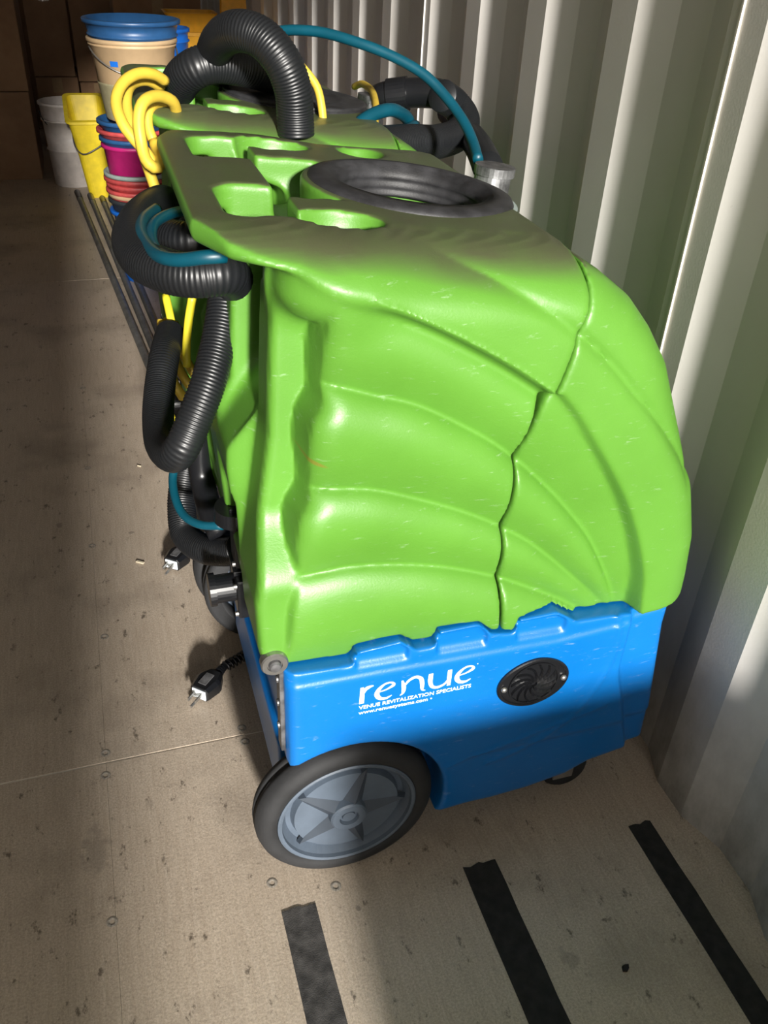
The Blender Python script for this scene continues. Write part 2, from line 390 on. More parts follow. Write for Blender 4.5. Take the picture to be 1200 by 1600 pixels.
def surface(name, Fn, x, y, z, mat, parent, smooth_it=3):
    """naive surface nets"""
    nx, ny, nz = Fn.shape
    ins = Fn < 0
    c = np.zeros((nx-1, ny-1, nz-1), np.int8)
    for i in (0, 1):
        for j in (0, 1):
            for k in (0, 1): c += ins[i:nx-1+i, j:ny-1+j, k:nz-1+k]
    act = (c > 0) & (c < 8)
    I = np.argwhere(act); idx = np.full(act.shape, -1, np.int32); idx[act] = np.arange(len(I))
    acc = np.zeros((len(I), 3)); cnt = np.zeros(len(I))
    for ax in range(3):
        o1, o2 = [a for a in range(3) if a != ax]
        for p in (0, 1):
            for q in (0, 1):
                A = I.copy(); A[:, o1] += p; A[:, o2] += q; B = A.copy(); B[:, ax] += 1
                fa = Fn[tuple(A.T)]; fb = Fn[tuple(B.T)]; cr = (fa < 0) != (fb < 0)
                t = np.where(cr, fa/(fa-fb+1e-20), 0)
                pt = (A-I).astype(float); pt[:, ax] = t
                acc[cr] += pt[cr]; cnt[cr] += 1
    V = I+acc/np.maximum(cnt, 1)[:, None]
    quads = []
    for ax in range(3):
        o1, o2 = (ax+1) % 3, (ax+2) % 3
        sl0 = [slice(None)]*3; sl1 = [slice(None)]*3; sl0[ax] = slice(0, -1); sl1[ax] = slice(1, None)
        for o in (o1, o2):
            sl0[o] = slice(1, -1); sl1[o] = slice(1, -1)
        a = ins[tuple(sl0)]; b = ins[tuple(sl1)]
        E_ = np.argwhere(a != b); fl_ = a[tuple(E_.T)]
        base = E_.copy(); base[:, o1] += 1; base[:, o2] += 1
        def at(d1, d2):
            q = base.copy(); q[:, o1] -= d1; q[:, o2] -= d2; return idx[tuple(q.T)]
        Q = np.stack([at(1, 1), at(0, 1), at(0, 0), at(1, 0)], 1)
        Q[~fl_] = Q[~fl_][:, ::-1]
        quads.append(Q)
    Q = np.concatenate(quads)
    for it in range(smooth_it):
        for lam in (0.55, -0.35):
            s = np.zeros_like(V); n = np.zeros(len(V))
            for k in range(4):
                a = Q[:, k]; b = Q[:, (k+1) % 4]
                for ax in range(3): s[:, ax] += np.bincount(a, V[b, ax], len(V))+np.bincount(b, V[a, ax], len(V))
                n += np.bincount(a, minlength=len(V))+np.bincount(b, minlength=len(V))
            V = V+lam*(s/np.maximum(n, 1)[:, None]-V)
    W_ = np.stack([x[0]+V[:, 0]*HH-OX, y[0]+V[:, 1]*HH, z[0]+V[:, 2]*HH], 1)
    me = bpy.data.meshes.new(name)
    me.vertices.add(len(W_)); me.vertices.foreach_set('co', W_.astype(np.float32).ravel())
    me.loops.add(Q.size); me.loops.foreach_set('vertex_index', Q.astype(np.int32).ravel())
    me.polygons.add(len(Q)); me.polygons.foreach_set('loop_start', np.arange(0, Q.size, 4, dtype=np.int32))
    me.polygons.foreach_set('loop_total', np.full(len(Q), 4, np.int32))
    me.update(calc_edges=True); me.validate(); me.shade_smooth()
    return link_mesh(name, me, mat, parent)

# measured profile curves (x, z) in metres
C2 = curve([(0.0888,0.9271),(0.1184,0.9149),(0.1494,0.9021),(0.1880,0.8872),(0.2287,0.8709),(0.2647,0.8549),(0.3045,0.8353),(0.3618,0.8025),(0.4007,0.7771),(0.4320,0.7550)])
C1a = curve([(0.2130,0.9374),(0.2480,0.9292),(0.2731,0.9111),(0.2992,0.8932),(0.3291,0.8794),(0.3602,0.8662),(0.3968,0.8463),(0.4353,0.8220),(0.4887,0.7793),(0.5307,0.7375),(0.5704,0.6980),(0.6207,0.6406),(0.6448,0.6057)])
L1 = curve([(0.1428,0.7805),(0.1735,0.7772),(0.2050,0.7710),(0.2397,0.7588),(0.2926,0.7398),(0.3654,0.6959),(0.4075,0.6628),(0.4482,0.6247),(0.4891,0.5798),(0.5295,0.5282),(0.5735,0.4501),(0.5938,0.4019)])
L2 = curve([(0.1400,0.6564),(0.1780,0.6543),(0.2143,0.6510),(0.2562,0.6412),(0.3314,0.6096),(0.3791,0.5848),(0.4062,0.5674),(0.4478,0.5374),(0.5080,0.4802),(0.5662,0.4191),(0.6207,0.3496)])
L3 = curve([(0.1374,0.5422),(0.1703,0.5419),(0.2207,0.5445),(0.2791,0.5366),(0.3400,0.5208),(0.4062,0.4938),(0.4595,0.4644),(0.5180,0.4275),(0.5866,0.3693)])
C3 = curve([(0.4217,0.7590),(0.4512,0.7272),(0.4860,0.6800),(0.5149,0.6382),(0.5451,0.5890),(0.5722,0.5322),(0.5913,0.4781),(0.5988,0.4340),(0.6044,0.3939)], 1)
ZB = [(0.1047,0.4222),(0.1461,0.4167),(0.2194,0.4128),(0.2233,0.4161),(0.2276,0.4329),(0.2819,0.4376),(0.2862,0.4334),(0.3028,0.4189),(0.3253,0.4188),(0.3289,0.4254),(0.3309,0.4418),(0.3812,0.4429),(0.3867,0.4396),(0.4026,0.4221),(0.4324,0.4164),(0.4367,0.4229),(0.4381,0.4376),(0.4904,0.4389),(0.4964,0.4354),(0.5228,0.4166),(0.5766,0.4146),(0.6160,0.4105),(0.6770,0.4175),(0.7119,0.4214)]
SM = curve([(0.4590,0.8764),(0.4585,0.8474),(0.4466,0.8116),(0.4318,0.7565),(0.4255,0.7497),(0.4205,0.7353),(0.4145,0.6974),(0.4086,0.6660),(0.4066,0.6156),(0.4055,0.5666),(0.4096,0.4941),(0.4175,0.4089),(0.4268,0.3388)], 1)
XC = curve([(0.1875,0.8599),(0.1823,0.8281),(0.1801,0.7878),(0.1806,0.7595),(0.1690,0.7353),(0.1658,0.7018),(0.1685,0.6498),(0.1552,0.6207),(0.1517,0.5852),(0.1571,0.5448),(0.1470,0.5039),(0.1416,0.4305)], 1)
XP = curve([(0.1826,0.8663),(0.1810,0.8100),(0.1823,0.7752),(0.1677,0.7531),(0.1636,0.7178),(0.1659,0.6684),(0.1521,0.6428),(0.1475,0.6124),(0.1567,0.5504),(0.1488,0.5002),(0.1468,0.4189)], 1)
zb_x = np.array([p[0] for p in ZB]); zb_z = np.array([p[1] for p in ZB])
ZB_ = lambda x: np.interp(x, zb_x, zb_z)
OUT = [(a+0.010, b) for a, b in [(0.4459,0.8844),(0.4787,0.8653),(0.5185,0.8369),(0.5500,0.8025),(0.5815,0.7584),(0.6061,0.7048),(0.6300,0.6537),(0.6564,0.5958),(0.6810,0.5136),(0.6888,0.4489),(0.6913,0.4038)]]
ztop_c = curve([(0.04, 0.922), (0.15, 0.918), (0.25, 0.906), (0.35, 0.8955), (0.41, 0.891), (0.445, 0.887), (0.475, 0.878), (0.50, 0.856), (0.525, 0.81), (0.56, 0.70)])

def make_tanks(parent):
    z = np.arange(0.36, 0.94, HH, dtype=np.float32)
    X, Z = np.meshgrid(gx, z, indexing='ij')
    Xb = X[:, None, :]; Zb = Z[:, None, :]; Vb = gv[None, :, None]; av = np.abs(Vb)
    zb = ZB_(gx)[:, None]*np.ones_like(Z)
    c1, c2, l1, l2, l3 = (f(gx)[:, None]*np.ones_like(Z) for f in (C1a, C2, L1, L2, L3))
    sm = SM(z)[None, :]*np.ones_like(X); xc = XC(z)[None, :]*np.ones_like(X); xp = XP(z)[None, :]*np.ones_like(X)
    zt = ztop_c(gx)[:, None]*np.ones_like(Z)
    def petals(top):
        b = [top, l1, l2, l3, np.minimum(l3-0.13, 0.40)]
        out = np.zeros_like(X)
        for hi, lo in zip(b, b[1:]):
            th = hi-lo; t = (hi-Z)/np.maximum(th, 1e-4)
            ok = (t >= 0) & (t < 1) & (th > 0.004)
            A = np.clip(th*0.19, 0, 0.0225)*sst(th/0.06)
            tt = np.clip(t, 0, 1)
            out = np.where(ok, A*np.sin(PI*tt**0.72)**0.85, out)
        return out
    # ---- recovery tank
    wp = 0.251+petals(c2-0.010)
    wcol = 0.212+0.048*sst((0.615-Z)/0.09)
    t = np.clip((X-xc)/(xp-xc+0.030), 0, 1)
    ex = np.maximum(xp-xc, 0.006)
    flank = np.where(X < xc+ex, 0.70*np.clip((X-xc)/ex, 0, 1), 0.70+0.30*np.sqrt(np.clip(1-(1-np.clip((X-xc-ex)/0.030, 0, 1))**2, 0, 1)))
    W = wcol+(wp-wcol)*flank
    W = np.where(X < xc, wcol, W)
    xr = np.interp(z, [0.36, 0.40, 0.44, 0.51, 0.61, 0.70, 0.77, 0.84, 0.90], [0.120, 0.120, 0.113, 0.111, 0.127, 0.140, 0.143, 0.147, 0.152])[None, :]*np.ones_like(X)
    xm = np.interp(z, [0.36, 0.44, 0.50, 0.62, 0.665, 0.70, 0.80, 0.90], [0.125, 0.120, 0.112, 0.104, 0.106, 0.124, 0.130, 0.132])[None, :]*np.ones_like(X)
    ec = np.clip((X-xr)/0.009, 0, 1); W = W-0.009*(1-np.sqrt(1-(1-ec)**2))
    # overhanging slab sides
    ws = 0.285-0.100*(1-np.sqrt(np.clip(1-np.clip((Z-(zt-0.062))/0.064, 0, 1)**2, 0, 1)))
    s1 = Z-c1
    on = sst((X-0.235)/0.05)
    ws = ws-on*(0.008*np.exp(-np.abs(s1)/0.010)+0.005*sst(s1/0.004))
    stp = sst((Z-(c2-0.020))/0.020)*sst((X-0.19)/0.05)
    W = W+(ws-W)*stp
    W = np.where(Z > np.minimum(c2, 0.893), np.minimum(W, ws-0.004), W)
    dsm = np.clip((sm-X)/0.006, 0, 1); lipr = 0.006*(1-np.sqrt(1-(1-dsm)**2))
    W = W-lipr; ws2 = ws-lipr
    body = np.maximum(av-W[:, None, :], np.maximum(X-sm+0.0016, np.maximum(zb-Z, Z-zt+0.002))[:, None, :])
    kk = sst((av-0.135)/0.02)
    body = smax(body, (xm[:, None, :]*(1-kk)+xr[:, None, :]*kk)-Xb, 0.006)
    # recesses in the rear face, either side of the middle rib
    def rbox(cx, cv, cz, hx, hv, hz, r):
        qx = np.abs(Xb-cx)-hx+r; qv = np.abs(av-cv)-hv+r; qz = np.abs(Zb-cz)-hz+r
        return np.sqrt(np.maximum(qx, 0)**2+np.maximum(qv, 0)**2+np.maximum(qz, 0)**2)+np.minimum(np.maximum(qx, np.maximum(qv, qz)), 0)-r
    rec = rbox(0.10, 0.108, 0.78, 0.125, 0.042, 0.18, 0.014)
    rec = smax(rec, (0.655+(Xb-0.11)*1.3)-Zb, 0.02)
    body = smax(body, -rec, 0.008)
    rec2 = rbox(0.10, 0.085, 0.535, 0.045, 0.050, 0.055, 0.02)
    body = smax(body, -rec2, 0.012)
    # slab with carry handle
    zl = np.minimum(0.895, c2-0.001)
    pl = polyd(*np.meshgrid(gx, gv, indexing='ij'), [(0.080, -0.178), (0.083, 0.178), (0.105, 0.235), (0.160, 0.285), (0.60, 0.285), (0.60, -0.285), (0.160, -0.285), (0.105, -0.235)])
    slab = smax(np.maximum(av-ws2[:, None, :], (X-sm+0.0016)[:, None, :]), pl[:, :, None], 0.012)
    slab = smax(slab, (zl-Z)[:, None, :], 0.014)
    slab = smax(slab, (Z-zt)[:, None, :], 0.010)
    ear = np.sqrt(((Xb-0.208)/0.060)**2+((av-0.222)/0.055)**2+((Zb-0.868)/0.038)**2)-1
    f = smin(body, slab, 0.010)
    f = smin(f, ear*0.040, 0.026)
    # pockets in the top
    def pocket(cx, cv, hx, hv, dep, r=0.02, sgn=None):
        vv = Vb-cv
        qx = np.abs(Xb-cx)-hx+r; qv = np.abs(vv)-hv+r
        d2 = np.sqrt(np.maximum(qx, 0)**2+np.maximum(qv, 0)**2)+np.minimum(np.maximum(qx, qv), 0)-r
        return smax(d2, (0.915-dep)-Zb, 0.03)
    for s in (-1, 1):
        f = smax(f, -pocket(0.153, s*0.118, 0.036, 0.056, 0.062, 0.022), 0.006)
        e = np.sqrt(((Xb-0.225)/0.047)**2+((Vb-s*0.166)/0.031)**2+((Zb-0.912)/0.050)**2)-1
        f = smax(f, -e*0.036, 0.004)
    e = np.sqrt(((Xb-0.345)/0.030)**2+((Vb-0.170)/0.034)**2+((Zb-0.905)/0.035)**2)-1
    f = smax(f, -e*0.03, 0.008)
    cr = np.sqrt((Xb-0.352)**2+(Vb+0.015)**2)
    rect = pocket(0.225, 0.0, 0.043, 0.090, 0.052, 0.012)
    rect = smax(rect, 0.128-cr, 0.006)
    f = smax(f, -rect, 0.007)
    # filler well under the ring
    f = np.maximum(f, -np.maximum(cr-0.096, 0.70-Zb))
    inner = np.maximum(np.maximum(av-0.20, np.abs(Xb-0.30)-0.10), np.maximum(0.50-Zb, Zb-0.83))
    f = np.maximum(f, -inner)
    surface('recovery_tank', f.astype(np.float32), gx, gv, z, 'green', parent)
    del f, body, slab, rec, rec2, rect, inner
    # ---- front tank
    dout = -polyd(X, Z, list(OUT)+[(OUT[-1][0], 0.34), (0.30, 0.34), (0.30, 0.94)])
    d = np.clip(dout/0.060, 0, 1)
    band = 0.283-0.060*(1-np.sqrt(1-(1-d)**2))
    band = band-0.008*np.exp(-np.abs(s1)/0.010)-0.006*sst(s1/0.004)
    c3 = C3(z)[None, :]*np.ones_like(X)
    pf = 0.251+petals(np.full_like(X, 0.80))
    k = sst((X-c3)/0.015)
    W = np.where(Z > 0.752, band, pf+(band-pf)*k)
    dsm = np.clip((X-sm)/0.007, 0, 1); W = W-0.007*(1-np.sqrt(1-(1-dsm)**2))
    f = np.maximum(av-W[:, None, :], np.maximum(np.maximum(sm+0.0016-X, -dout), zb-Z)[:, None, :])
    f = smax(f, (-dout)[:, None, :]*1.0, 0.006)
    surface('front_tank', f.astype(np.float32), gx, gv, z, 'green', parent)

def make_base(parent):
    z = np.arange(0.06, 0.452, HH, dtype=np.float32)
    X, Z = np.meshgrid(gx, z, indexing='ij'); Xb = X[:, None, :]; Zb = Z[:, None, :]; Vb = gv[None, :, None]; av = np.abs(Vb)
    zb = ZB_(gx)[:, None]*np.ones_like(Z)
    out = polyd(X, Z, [(0.138, 0.50), (0.142, 0.085), (0.20, 0.078), (0.36, 0.080), (0.41, 0.079), (0.44, 0.078), (0.50, 0.082), (0.565, 0.094), (0.60, 0.112), (0.65, 0.121), (0.697, 0.128), (0.693, 0.20), (0.680, 0.305), (0.672, 0.37), (0.672, 0.50)])
    d = np.clip(-out/0.016, 0, 1)
    W = 0.2765-0.016*(1-np.sqrt(1-(1-d)**2))
    W = W-0.003*sst((0.20-Z)/0.01)*sst((X-0.36)/0.05)
    # moulded ledge below the interlocking tabs, shallow pockets in the gaps
    led = np.interp(gx, [0.14, 0.30, 0.50, 0.60, 0.70], [0.398, 0.396, 0.392, 0.40, 0.41])[:, None]
    gaps = sst((zb-0.426)/0.004)*(X < 0.56)*(X > 0.20)
    near = np.abs(Z-led)
    W = W+0.0035*sst((led-Z)/0.006)
    W = W-0.007*sst((Z-led-0.004)/0.012)*sst((zb-0.006-Z)/0.003)*gaps
    # vertical facet toward the front corner and curved moulded lines low down
    W = W-0.010*sst((X-0.605)/0.006)*sst((X-0.605+(Z-0.30)*0.3)/0.01)
    r1 = np.abs(np.sqrt((X-0.40)**2+(Z-0.36)**2)-0.19); W = W+0.0022*np.exp(-(r1/0.004)**2)*(X > 0.42)
    r2 = np.abs(Z-(0.20+0.25*(X-0.42))); W = W+0.0018*np.exp(-(r2/0.004)**2)*(X > 0.36)*(X < 0.60)
    f = np.maximum(av-W[:, None, :], out[:, None, :])
    f = np.maximum(f, (Z-(zb-0.0025))[:, None, :])
    arch = np.sqrt((Xb-0.2218)**2+(Zb-0.1295)**2)-0.1405
    f = smax(f, -np.maximum(arch, 0.20-av), 0.006)
    # rear face panel pocket
    f = smax(f, -(np.maximum(np.maximum(Xb-0.150, av-0.235), np.abs(Zb-0.30)-0.09)), 0.006)
    surface('base_housing', f.astype(np.float32), gx, gv, z, 'blue', parent)

# ------------------------------------------------------------------ the carpet extractor
def make_wheel(parent, side):
    yc = 0.2755*side
    q = Matrix.Translation((0.2218-OX, yc, 0.1278)) @ Matrix.Rotation(PI/2*side*-1, 4, 'X')   # local z points outward
    bm = bmesh.new()
    pf = [(0.100, -0.042), (0.118, -0.044), (0.1255, -0.040), (0.1275, -0.034), (0.1278, -0.027), (0.1258, -0.026), (0.1258, -0.023), (0.1278, -0.022), (0.1275, -0.014), (0.1245, -0.005), (0.1190, 0.001), (0.111, 0.0035), (0.1005, 0.002), (0.0985, -0.004), (0.0985, -0.045)]
    lathe(bm, pf, q, 72, True); tire = obj('wheel', bm, 'rubber', parent, smooth=True)
    bm = bmesh.new()
    R1 = lathe(bm, [(0.0990, -0.040), (0.0990, 0.0015), (0.0965, 0.0028), (0.0930, 0.0015), (0.0920, -0.004), (0.0850, -0.016), (0.0780, -0.017), (0.0745, -0.006), (0.0260, -0.004), (0.0255, -0.004)], q, 64)
    cap(bm, R1[-1]); obj('rim', bm, 'rimgrey', tire, smooth=False)
    bm = bmesh.new()
    R1 = lathe(bm, [(0.0275, -0.006), (0.0260, 0.006), (0.0235, 0.0085), (0.0140, 0.0085), (0.0125, 0.003), (0.0095, 0.003), (0.0090, 0.0062), (0.0045, 0.0062)], q, 36)
    cap(bm, R1[-1]); obj('hub', bm, 'rimgrey', tire)
    for k in range(5):           # pyramid spokes
        a = 2*PI*k/5+math.radians(72)
        rm = q @ Matrix.Rotation(a, 4, 'Z')
        bm = bmesh.new()
        P = [(0.018, -0.026), (0.018, 0.026), (0.088, 0.0)]
        lo = [bm.verts.new(rm @ Vector((x, y, -0.012))) for x, y in P]
        ridge = [bm.verts.new(rm @ Vector((0.024, 0, 0.007))), bm.verts.new(rm @ Vector((0.084, 0, -0.004)))]
        bm.faces.new((lo[0], ridge[0], lo[1])); bm.faces.new((lo[0], lo[2], ridge[1], ridge[0])); bm.faces.new((lo[1], ridge[0], ridge[1], lo[2]))
        bm.faces.new((lo[0], lo[1], lo[2]))
        bmesh.ops.recalc_face_normals(bm, faces=bm.faces)
        obj('spoke', bm, 'rimshade', tire)
    return tire

def stroke(bm, pts, wd, y0, th, M2):
    """brush stroke of varying width in the x-z plane"""
    P = spline([(a, b, 0) for a, b in pts], 0.04); n = len(P)
    Lf = []; Rt = []
    for i, p in enumerate(P):
        t = (P[min(i+1, n-1)]-P[max(i-1, 0)]).normalized(); nn = Vector((-t.y, t.x, 0))
        s = i/(n-1)*(len(wd)-1); j = min(int(s), len(wd)-2); ww = 1.22*(wd[j]+(wd[j+1]-wd[j])*(s-j))
        Lf.append(p+nn*ww/2); Rt.append(p-nn*ww/2)
    def v(p, k): x, z = M2(p.x, p.y); return bm.verts.new((x, y0-k*th, z))
    A = [[v(a, 0), v(b, 0), v(b, 1), v(a, 1)] for a, b in zip(Lf, Rt)]
    for a, b in zip(A, A[1:]):
        for k in range(4): bm.faces.new((a[k], a[(k+1) % 4], b[(k+1) % 4], b[k]))
    bm.faces.new(A[0][::-1]); bm.faces.new(A[-1])
def word_mark(parent, side):
    bm = bmesh.new(); yy = -0.2803
    x0, z0, u = 0.2300-OX, 0.3475, 0.0272
    wdt = 0.1535/5.0
    Mx = lambda x, y: (x0+x*wdt, z0+y*u+x*0.0004)
    # r
    stroke(bm, [(0.10, 1.02), (0.11, 0.5), (0.10, 0.0)], [0.12, 0.16, 0.17], yy, 0.0005, Mx)
    stroke(bm, [(0.13, 0.55), (0.24, 0.86), (0.42, 0.98), (0.58, 1.00)], [0.06, 0.13, 0.15, 0.04], yy, 0.0005, Mx)
    def e_(x):
        stroke(bm, [(x+0.20, 0.52), (x+0.50, 0.60), (x+0.78, 0.80), (x+0.66, 0.98), (x+0.38, 0.94), (x+0.14, 0.66), (x+0.08, 0.36), (x+0.22, 0.09), (x+0.48, 0.02), (x+0.72, 0.14)],
               [0.04, 0.06, 0.12, 0.07, 0.08, 0.14, 0.18, 0.16, 0.11, 0.03], yy, 0.0005, Mx)
    e_(0.66); e_(4.13)
    # n
    stroke(bm, [(1.80, 0.94), (1.88, 0.5), (1.86, 0.14), (1.74, 0.0)], [0.06, 0.15, 0.14, 0.03], yy, 0.0005, Mx)
    stroke(bm, [(1.90, 0.56), (2.08, 0.86), (2.36, 1.0), (2.60, 0.84), (2.68, 0.45), (2.70, 0.10), (2.84, 0.0)], [0.05, 0.10, 0.12, 0.14, 0.16, 0.13, 0.03], yy, 0.0005, Mx)
    # u
    stroke(bm, [(3.03, 1.0), (3.03, 0.5), (3.14, 0.14), (3.40, 0.03), (3.68, 0.16), (3.82, 0.42)], [0.16, 0.17, 0.14, 0.12, 0.09, 0.05], yy, 0.0005, Mx)
    stroke(bm, [(3.86, 1.0), (3.86, 0.5), (3.87, 0.0)], [0.15, 0.16, 0.13], yy, 0.0005, Mx)
    stroke(bm, [(5.06, 1.04), (5.10, 1.04)], [0.04, 0.04], yy, 0.0005, Mx)
    bmesh.ops.recalc_face_normals(bm, faces=bm.faces)
    wm = obj('logo_lettering', bm, 'white', parent)
    def text(name, s, x, zz, size, sx):
        c = bpy.data.curves.new(name, 'FONT'); c.body = s; c.size = size; c.extrude = 0.0002; c.resolution_u = 3; c.offset = size*0.012
        t = bpy.data.objects.new(name, c); COL.objects.link(t)
        dg = bpy.context.evaluated_depsgraph_get(); me = bpy.data.meshes.new_from_object(t.evaluated_get(dg))
        bpy.data.objects.remove(t); wx = max(v.co.x for v in me.vertices)
        me.transform(Matrix.Translation((x, yy, zz)) @ Matrix.Rotation(PI/2, 4, 'X') @ Matrix.Diagonal((sx/wx, 1, 1, 1)))
        me.materials.clear(); link_mesh(name, me, 'white', wm)
    text('tagline_lettering', 'VENUE REVITALIZATION SPECIALISTS', x0, 0.3372, 0.0086, 0.151)
    text('web_address_lettering', 'www.renuesystems.com \u2022', x0, 0.3282, 0.0082, 0.098)
    return wm

def make_vent(parent):
    cx, cz, yy = 0.4715-OX, 0.3235, -0.2795
    n = 56; oval = []
    for k in range(n):
        a = 2*PI*k/n; c, s = math.cos(a), math.sin(a)
        oval.append((0.0525*math.copysign(abs(c)**1.15, c), 0.0430*math.copysign(abs(s)**1.0, s)))
    mt = Matrix.Translation((cx, yy, cz)) @ Matrix.Rotation(math.radians(1), 4, 'Y') @ Matrix.Rotation(PI/2, 4, 'X')
    bm = bmesh.new()
    sc = [(1.0, -0.002), (1.0, 0.003), (0.965, 0.0045), (0.91, 0.0045), (0.89, 0.0028)]
    rings = [[bm.verts.new(mt @ Vector((x*f_, y*f_, h))) for x, y in oval] for f_, h in sc]
    for A, B in zip(rings, rings[1:]):
        for k in range(n): bm.faces.new((A[k], A[(k+1) % n], B[(k+1) % n], B[k]))
    bm.faces.new(rings[-1])
    # round inner collar
    lathe(bm, [(0.0365, 0.0026), (0.0362, 0.0048), (0.0345, 0.0048), (0.0340, 0.0010)], mt, 40)
    vc = obj('vent_cover', bm, 'blackp', parent)
    for k in range(12):
        a0 = 2*PI*k/12; bm = bmesh.new(); top = []; bot = []
        rows = []
        for j in range(7):
            r = 0.004+0.0295*j/6; a = a0+0.95*(j/6)**1.0
            for_ = []
            for da, h in ((-0.0012, 0.0028), (0.0, 0.0066), (0.0030, 0.0030)):
                for_.append(bm.verts.new(mt @ Vector((r*math.cos(a)-math.sin(a)*da, r*math.sin(a)+math.cos(a)*da, h))))
            rows.append(for_)
        for A, B in zip(rows, rows[1:]):
            bm.faces.new((A[0], A[1], B[1], B[0])); bm.faces.new((A[1], A[2], B[2], B[1])); bm.faces.new((A[2], A[0], B[0], B[2]))
        bm.faces.new(rows[0]); bm.faces.new(rows[-1][::-1])
        obj('vent_blade', bm, 'blackp', vc)
    for s in (-1, 1):
        bm = bmesh.new(); lathe(bm, [(0.0044, 0.004), (0.0042, 0.006), (0.003, 0.0075), (0.0003, 0.0080)], mt @ Matrix.Translation((s*0.0435, 0.001*s, 0)), 16)
        obj('rivet', bm, 'steel', vc, smooth=True)

def make_machine(label):
    root = thing('carpet_extractor', (OX, OY, 0), label, 'carpet cleaner', 'carpet extractors parked along the corrugated wall')
    make_tanks(root); make_base(root)
    for s in (-1, 1): make_wheel(root, s)
    word_mark(root, -1); make_vent(root)
    # rubber lid ring, tilted with the top
    rot = Matrix.Translation((0.352-OX, -0.015, 0.8955)) @ Matrix.Rotation(math.radians(5.6), 4, 'Y')
    bm = bmesh.new()
    prof = [(0.096, -0.030), (0.085, -0.030), (0.0825, -0.027), (0.085, -0.024), (0.085, -0.020), (0.0825, -0.017), (0.085, -0.014), (0.085, -0.009), (0.0825, -0.007), (0.085, -0.004), (0.085, 0.001), (0.089, 0.002), (0.0895, 0.0055), (0.096, 0.0062), (0.0965, 0.0085), (0.109, 0.0080), (0.1185, 0.0055), (0.1215, 0.001), (0.1215, -0.004), (0.118, -0.010), (0.100, -0.014)]
    lathe(bm, prof, rot, 80, True); ring = obj('filler_ring', bm, 'dustblack', root, smooth=True)
    bm = bmesh.new(); lathe(bm, [(0.1200, -0.0055), (0.1262, -0.0050), (0.1266, -0.0015), (0.1205, -0.0005)], rot, 72); obj('pale_gasket', bm, 'greyteal', ring)
    # pivot bolt and worn hinge strap at the rear foot
    px, pz = 0.1290-OX, 0.4265
    for s in (-1, 1):
        q = Matrix.Translation((px, s*0.262, pz)) @ Matrix.Rotation(-PI/2*s, 4, 'X')
        bm = bmesh.new(); R1 = lathe(bm, [(0.0165, -0.006), (0.0165, 0.004), (0.0150, 0.006), (0.0095, 0.006), (0.0090, 0.004)], q, 30); cap(bm, R1[-1]); pb = obj('pivot_washer', bm, 'steel', root, smooth=False)
        bm = bmesh.new(); R1 = lathe(bm, [(0.0078, 0.002), (0.0078, 0.0085), (0.0060, 0.0110), (0.002, 0.0115)], q, 18); cap(bm, R1[-1]); obj('bolt_head', bm, 'gsteel', pb)
        bm = bmesh.new(); box(bm, (0.137-OX, s*0.254, 0.345), (0.006, 0.020, 0.15), bevel=0.002)
        for zz in (0.39, 0.35, 0.31): cyl(bm, (0.137-OX-0.005, s*0.254, zz), (0.137-OX-0.002, s*0.254, zz), 0.0045, seg=10)
        obj('hinge_strap', bm, 'gsteel', root)
        bm = bmesh.new(); box(bm, (0.200-OX, s*0.262, 0.4275), (0.0, 0.0, 0.0)); bm.free()
    # front swivel casters
    for s in (-1, 1):
        bm = bmesh.new(); lathe(bm, [(0.012, -0.013), (0.034, -0.013), (0.039, -0.008), (0.039, 0.008), (0.034, 0.013), (0.012, 0.013)], Matrix.Translation((0.600-OX, s*0.215, 0.039)) @ Matrix.Rotation(PI/2, 4, 'X'), 28, True)
        c = obj('caster_wheel', bm, 'rubber', root, smooth=True)
        bm = bmesh.new()
        for t in (-1, 1): box(bm, (0.592-OX, s*0.215+t*0.017, 0.062), (0.034, 0.003, 0.066), bevel=0.001)
        box(bm, (0.590-OX, s*0.215, 0.099), (0.060, 0.060, 0.008), bevel=0.002); cyl(bm, (0.600-OX, s*0.215-0.019, 0.039), (0.600-OX, s*0.215+0.019, 0.039), 0.005, seg=10)
        obj('caster_fork', bm, 'steel', c)
    # axle
    bm = bmesh.new(); cyl(bm, (0.2218-OX, -0.262, 0.1278), (0.2218-OX, 0.262, 0.1295), 0.008, seg=14); obj('axle', bm, 'steel', root)
    # dump valve and pump fittings on the rear
    bm = bmesh.new(); cyl(bm, (-0.240, -0.050, 0.364), (-0.302, -0.050, 0.364), 0.0200, seg=28)
    dv = obj('drain_valve', bm, 'blackp', root, smooth=False); dv.location = (0.008, 0, 0.012)
    bm = bmesh.new(); cyl(bm, (-0.300, -0.050, 0.364), (-0.309, -0.050, 0.364), 0.0235, seg=28); obj('valve_lip', bm, 'blackp', dv)
    bm = bmesh.new(); box(bm, (-0.257, -0.053, 0.362), (0.034, 0.056, 0.066), bevel=0.004); obj('valve_body', bm, 'blackp', dv)
    bm = bmesh.new(); box(bm, (-0.257, -0.044, 0.436), (0.030, 0.040, 0.070), bevel=0.004); obj('valve_neck', bm, 'blackp', dv)
    bm = bmesh.new(); box(bm, (-0.257, -0.044, 0.3985), (0.038, 0.048, 0.007), bevel=0.001); obj('valve_flange', bm, 'blackp', dv)
    bm = bmesh.new(); cyl(bm, (-0.262, -0.034, 0.468), (-0.262, -0.034, 0.488), 0.031, 0.029, seg=32); obj('valve_cap', bm, 'blackp', dv)
    for k in range(3):
        bm = bmesh.new(); box(bm, (-0.262+0.016*math.cos(2.1*k), -0.034+0.016*math.sin(2.1*k), 0.4905), (0.008, 0.006, 0.006), bevel=0.001); obj('cap_lug', bm, 'blackp', dv)
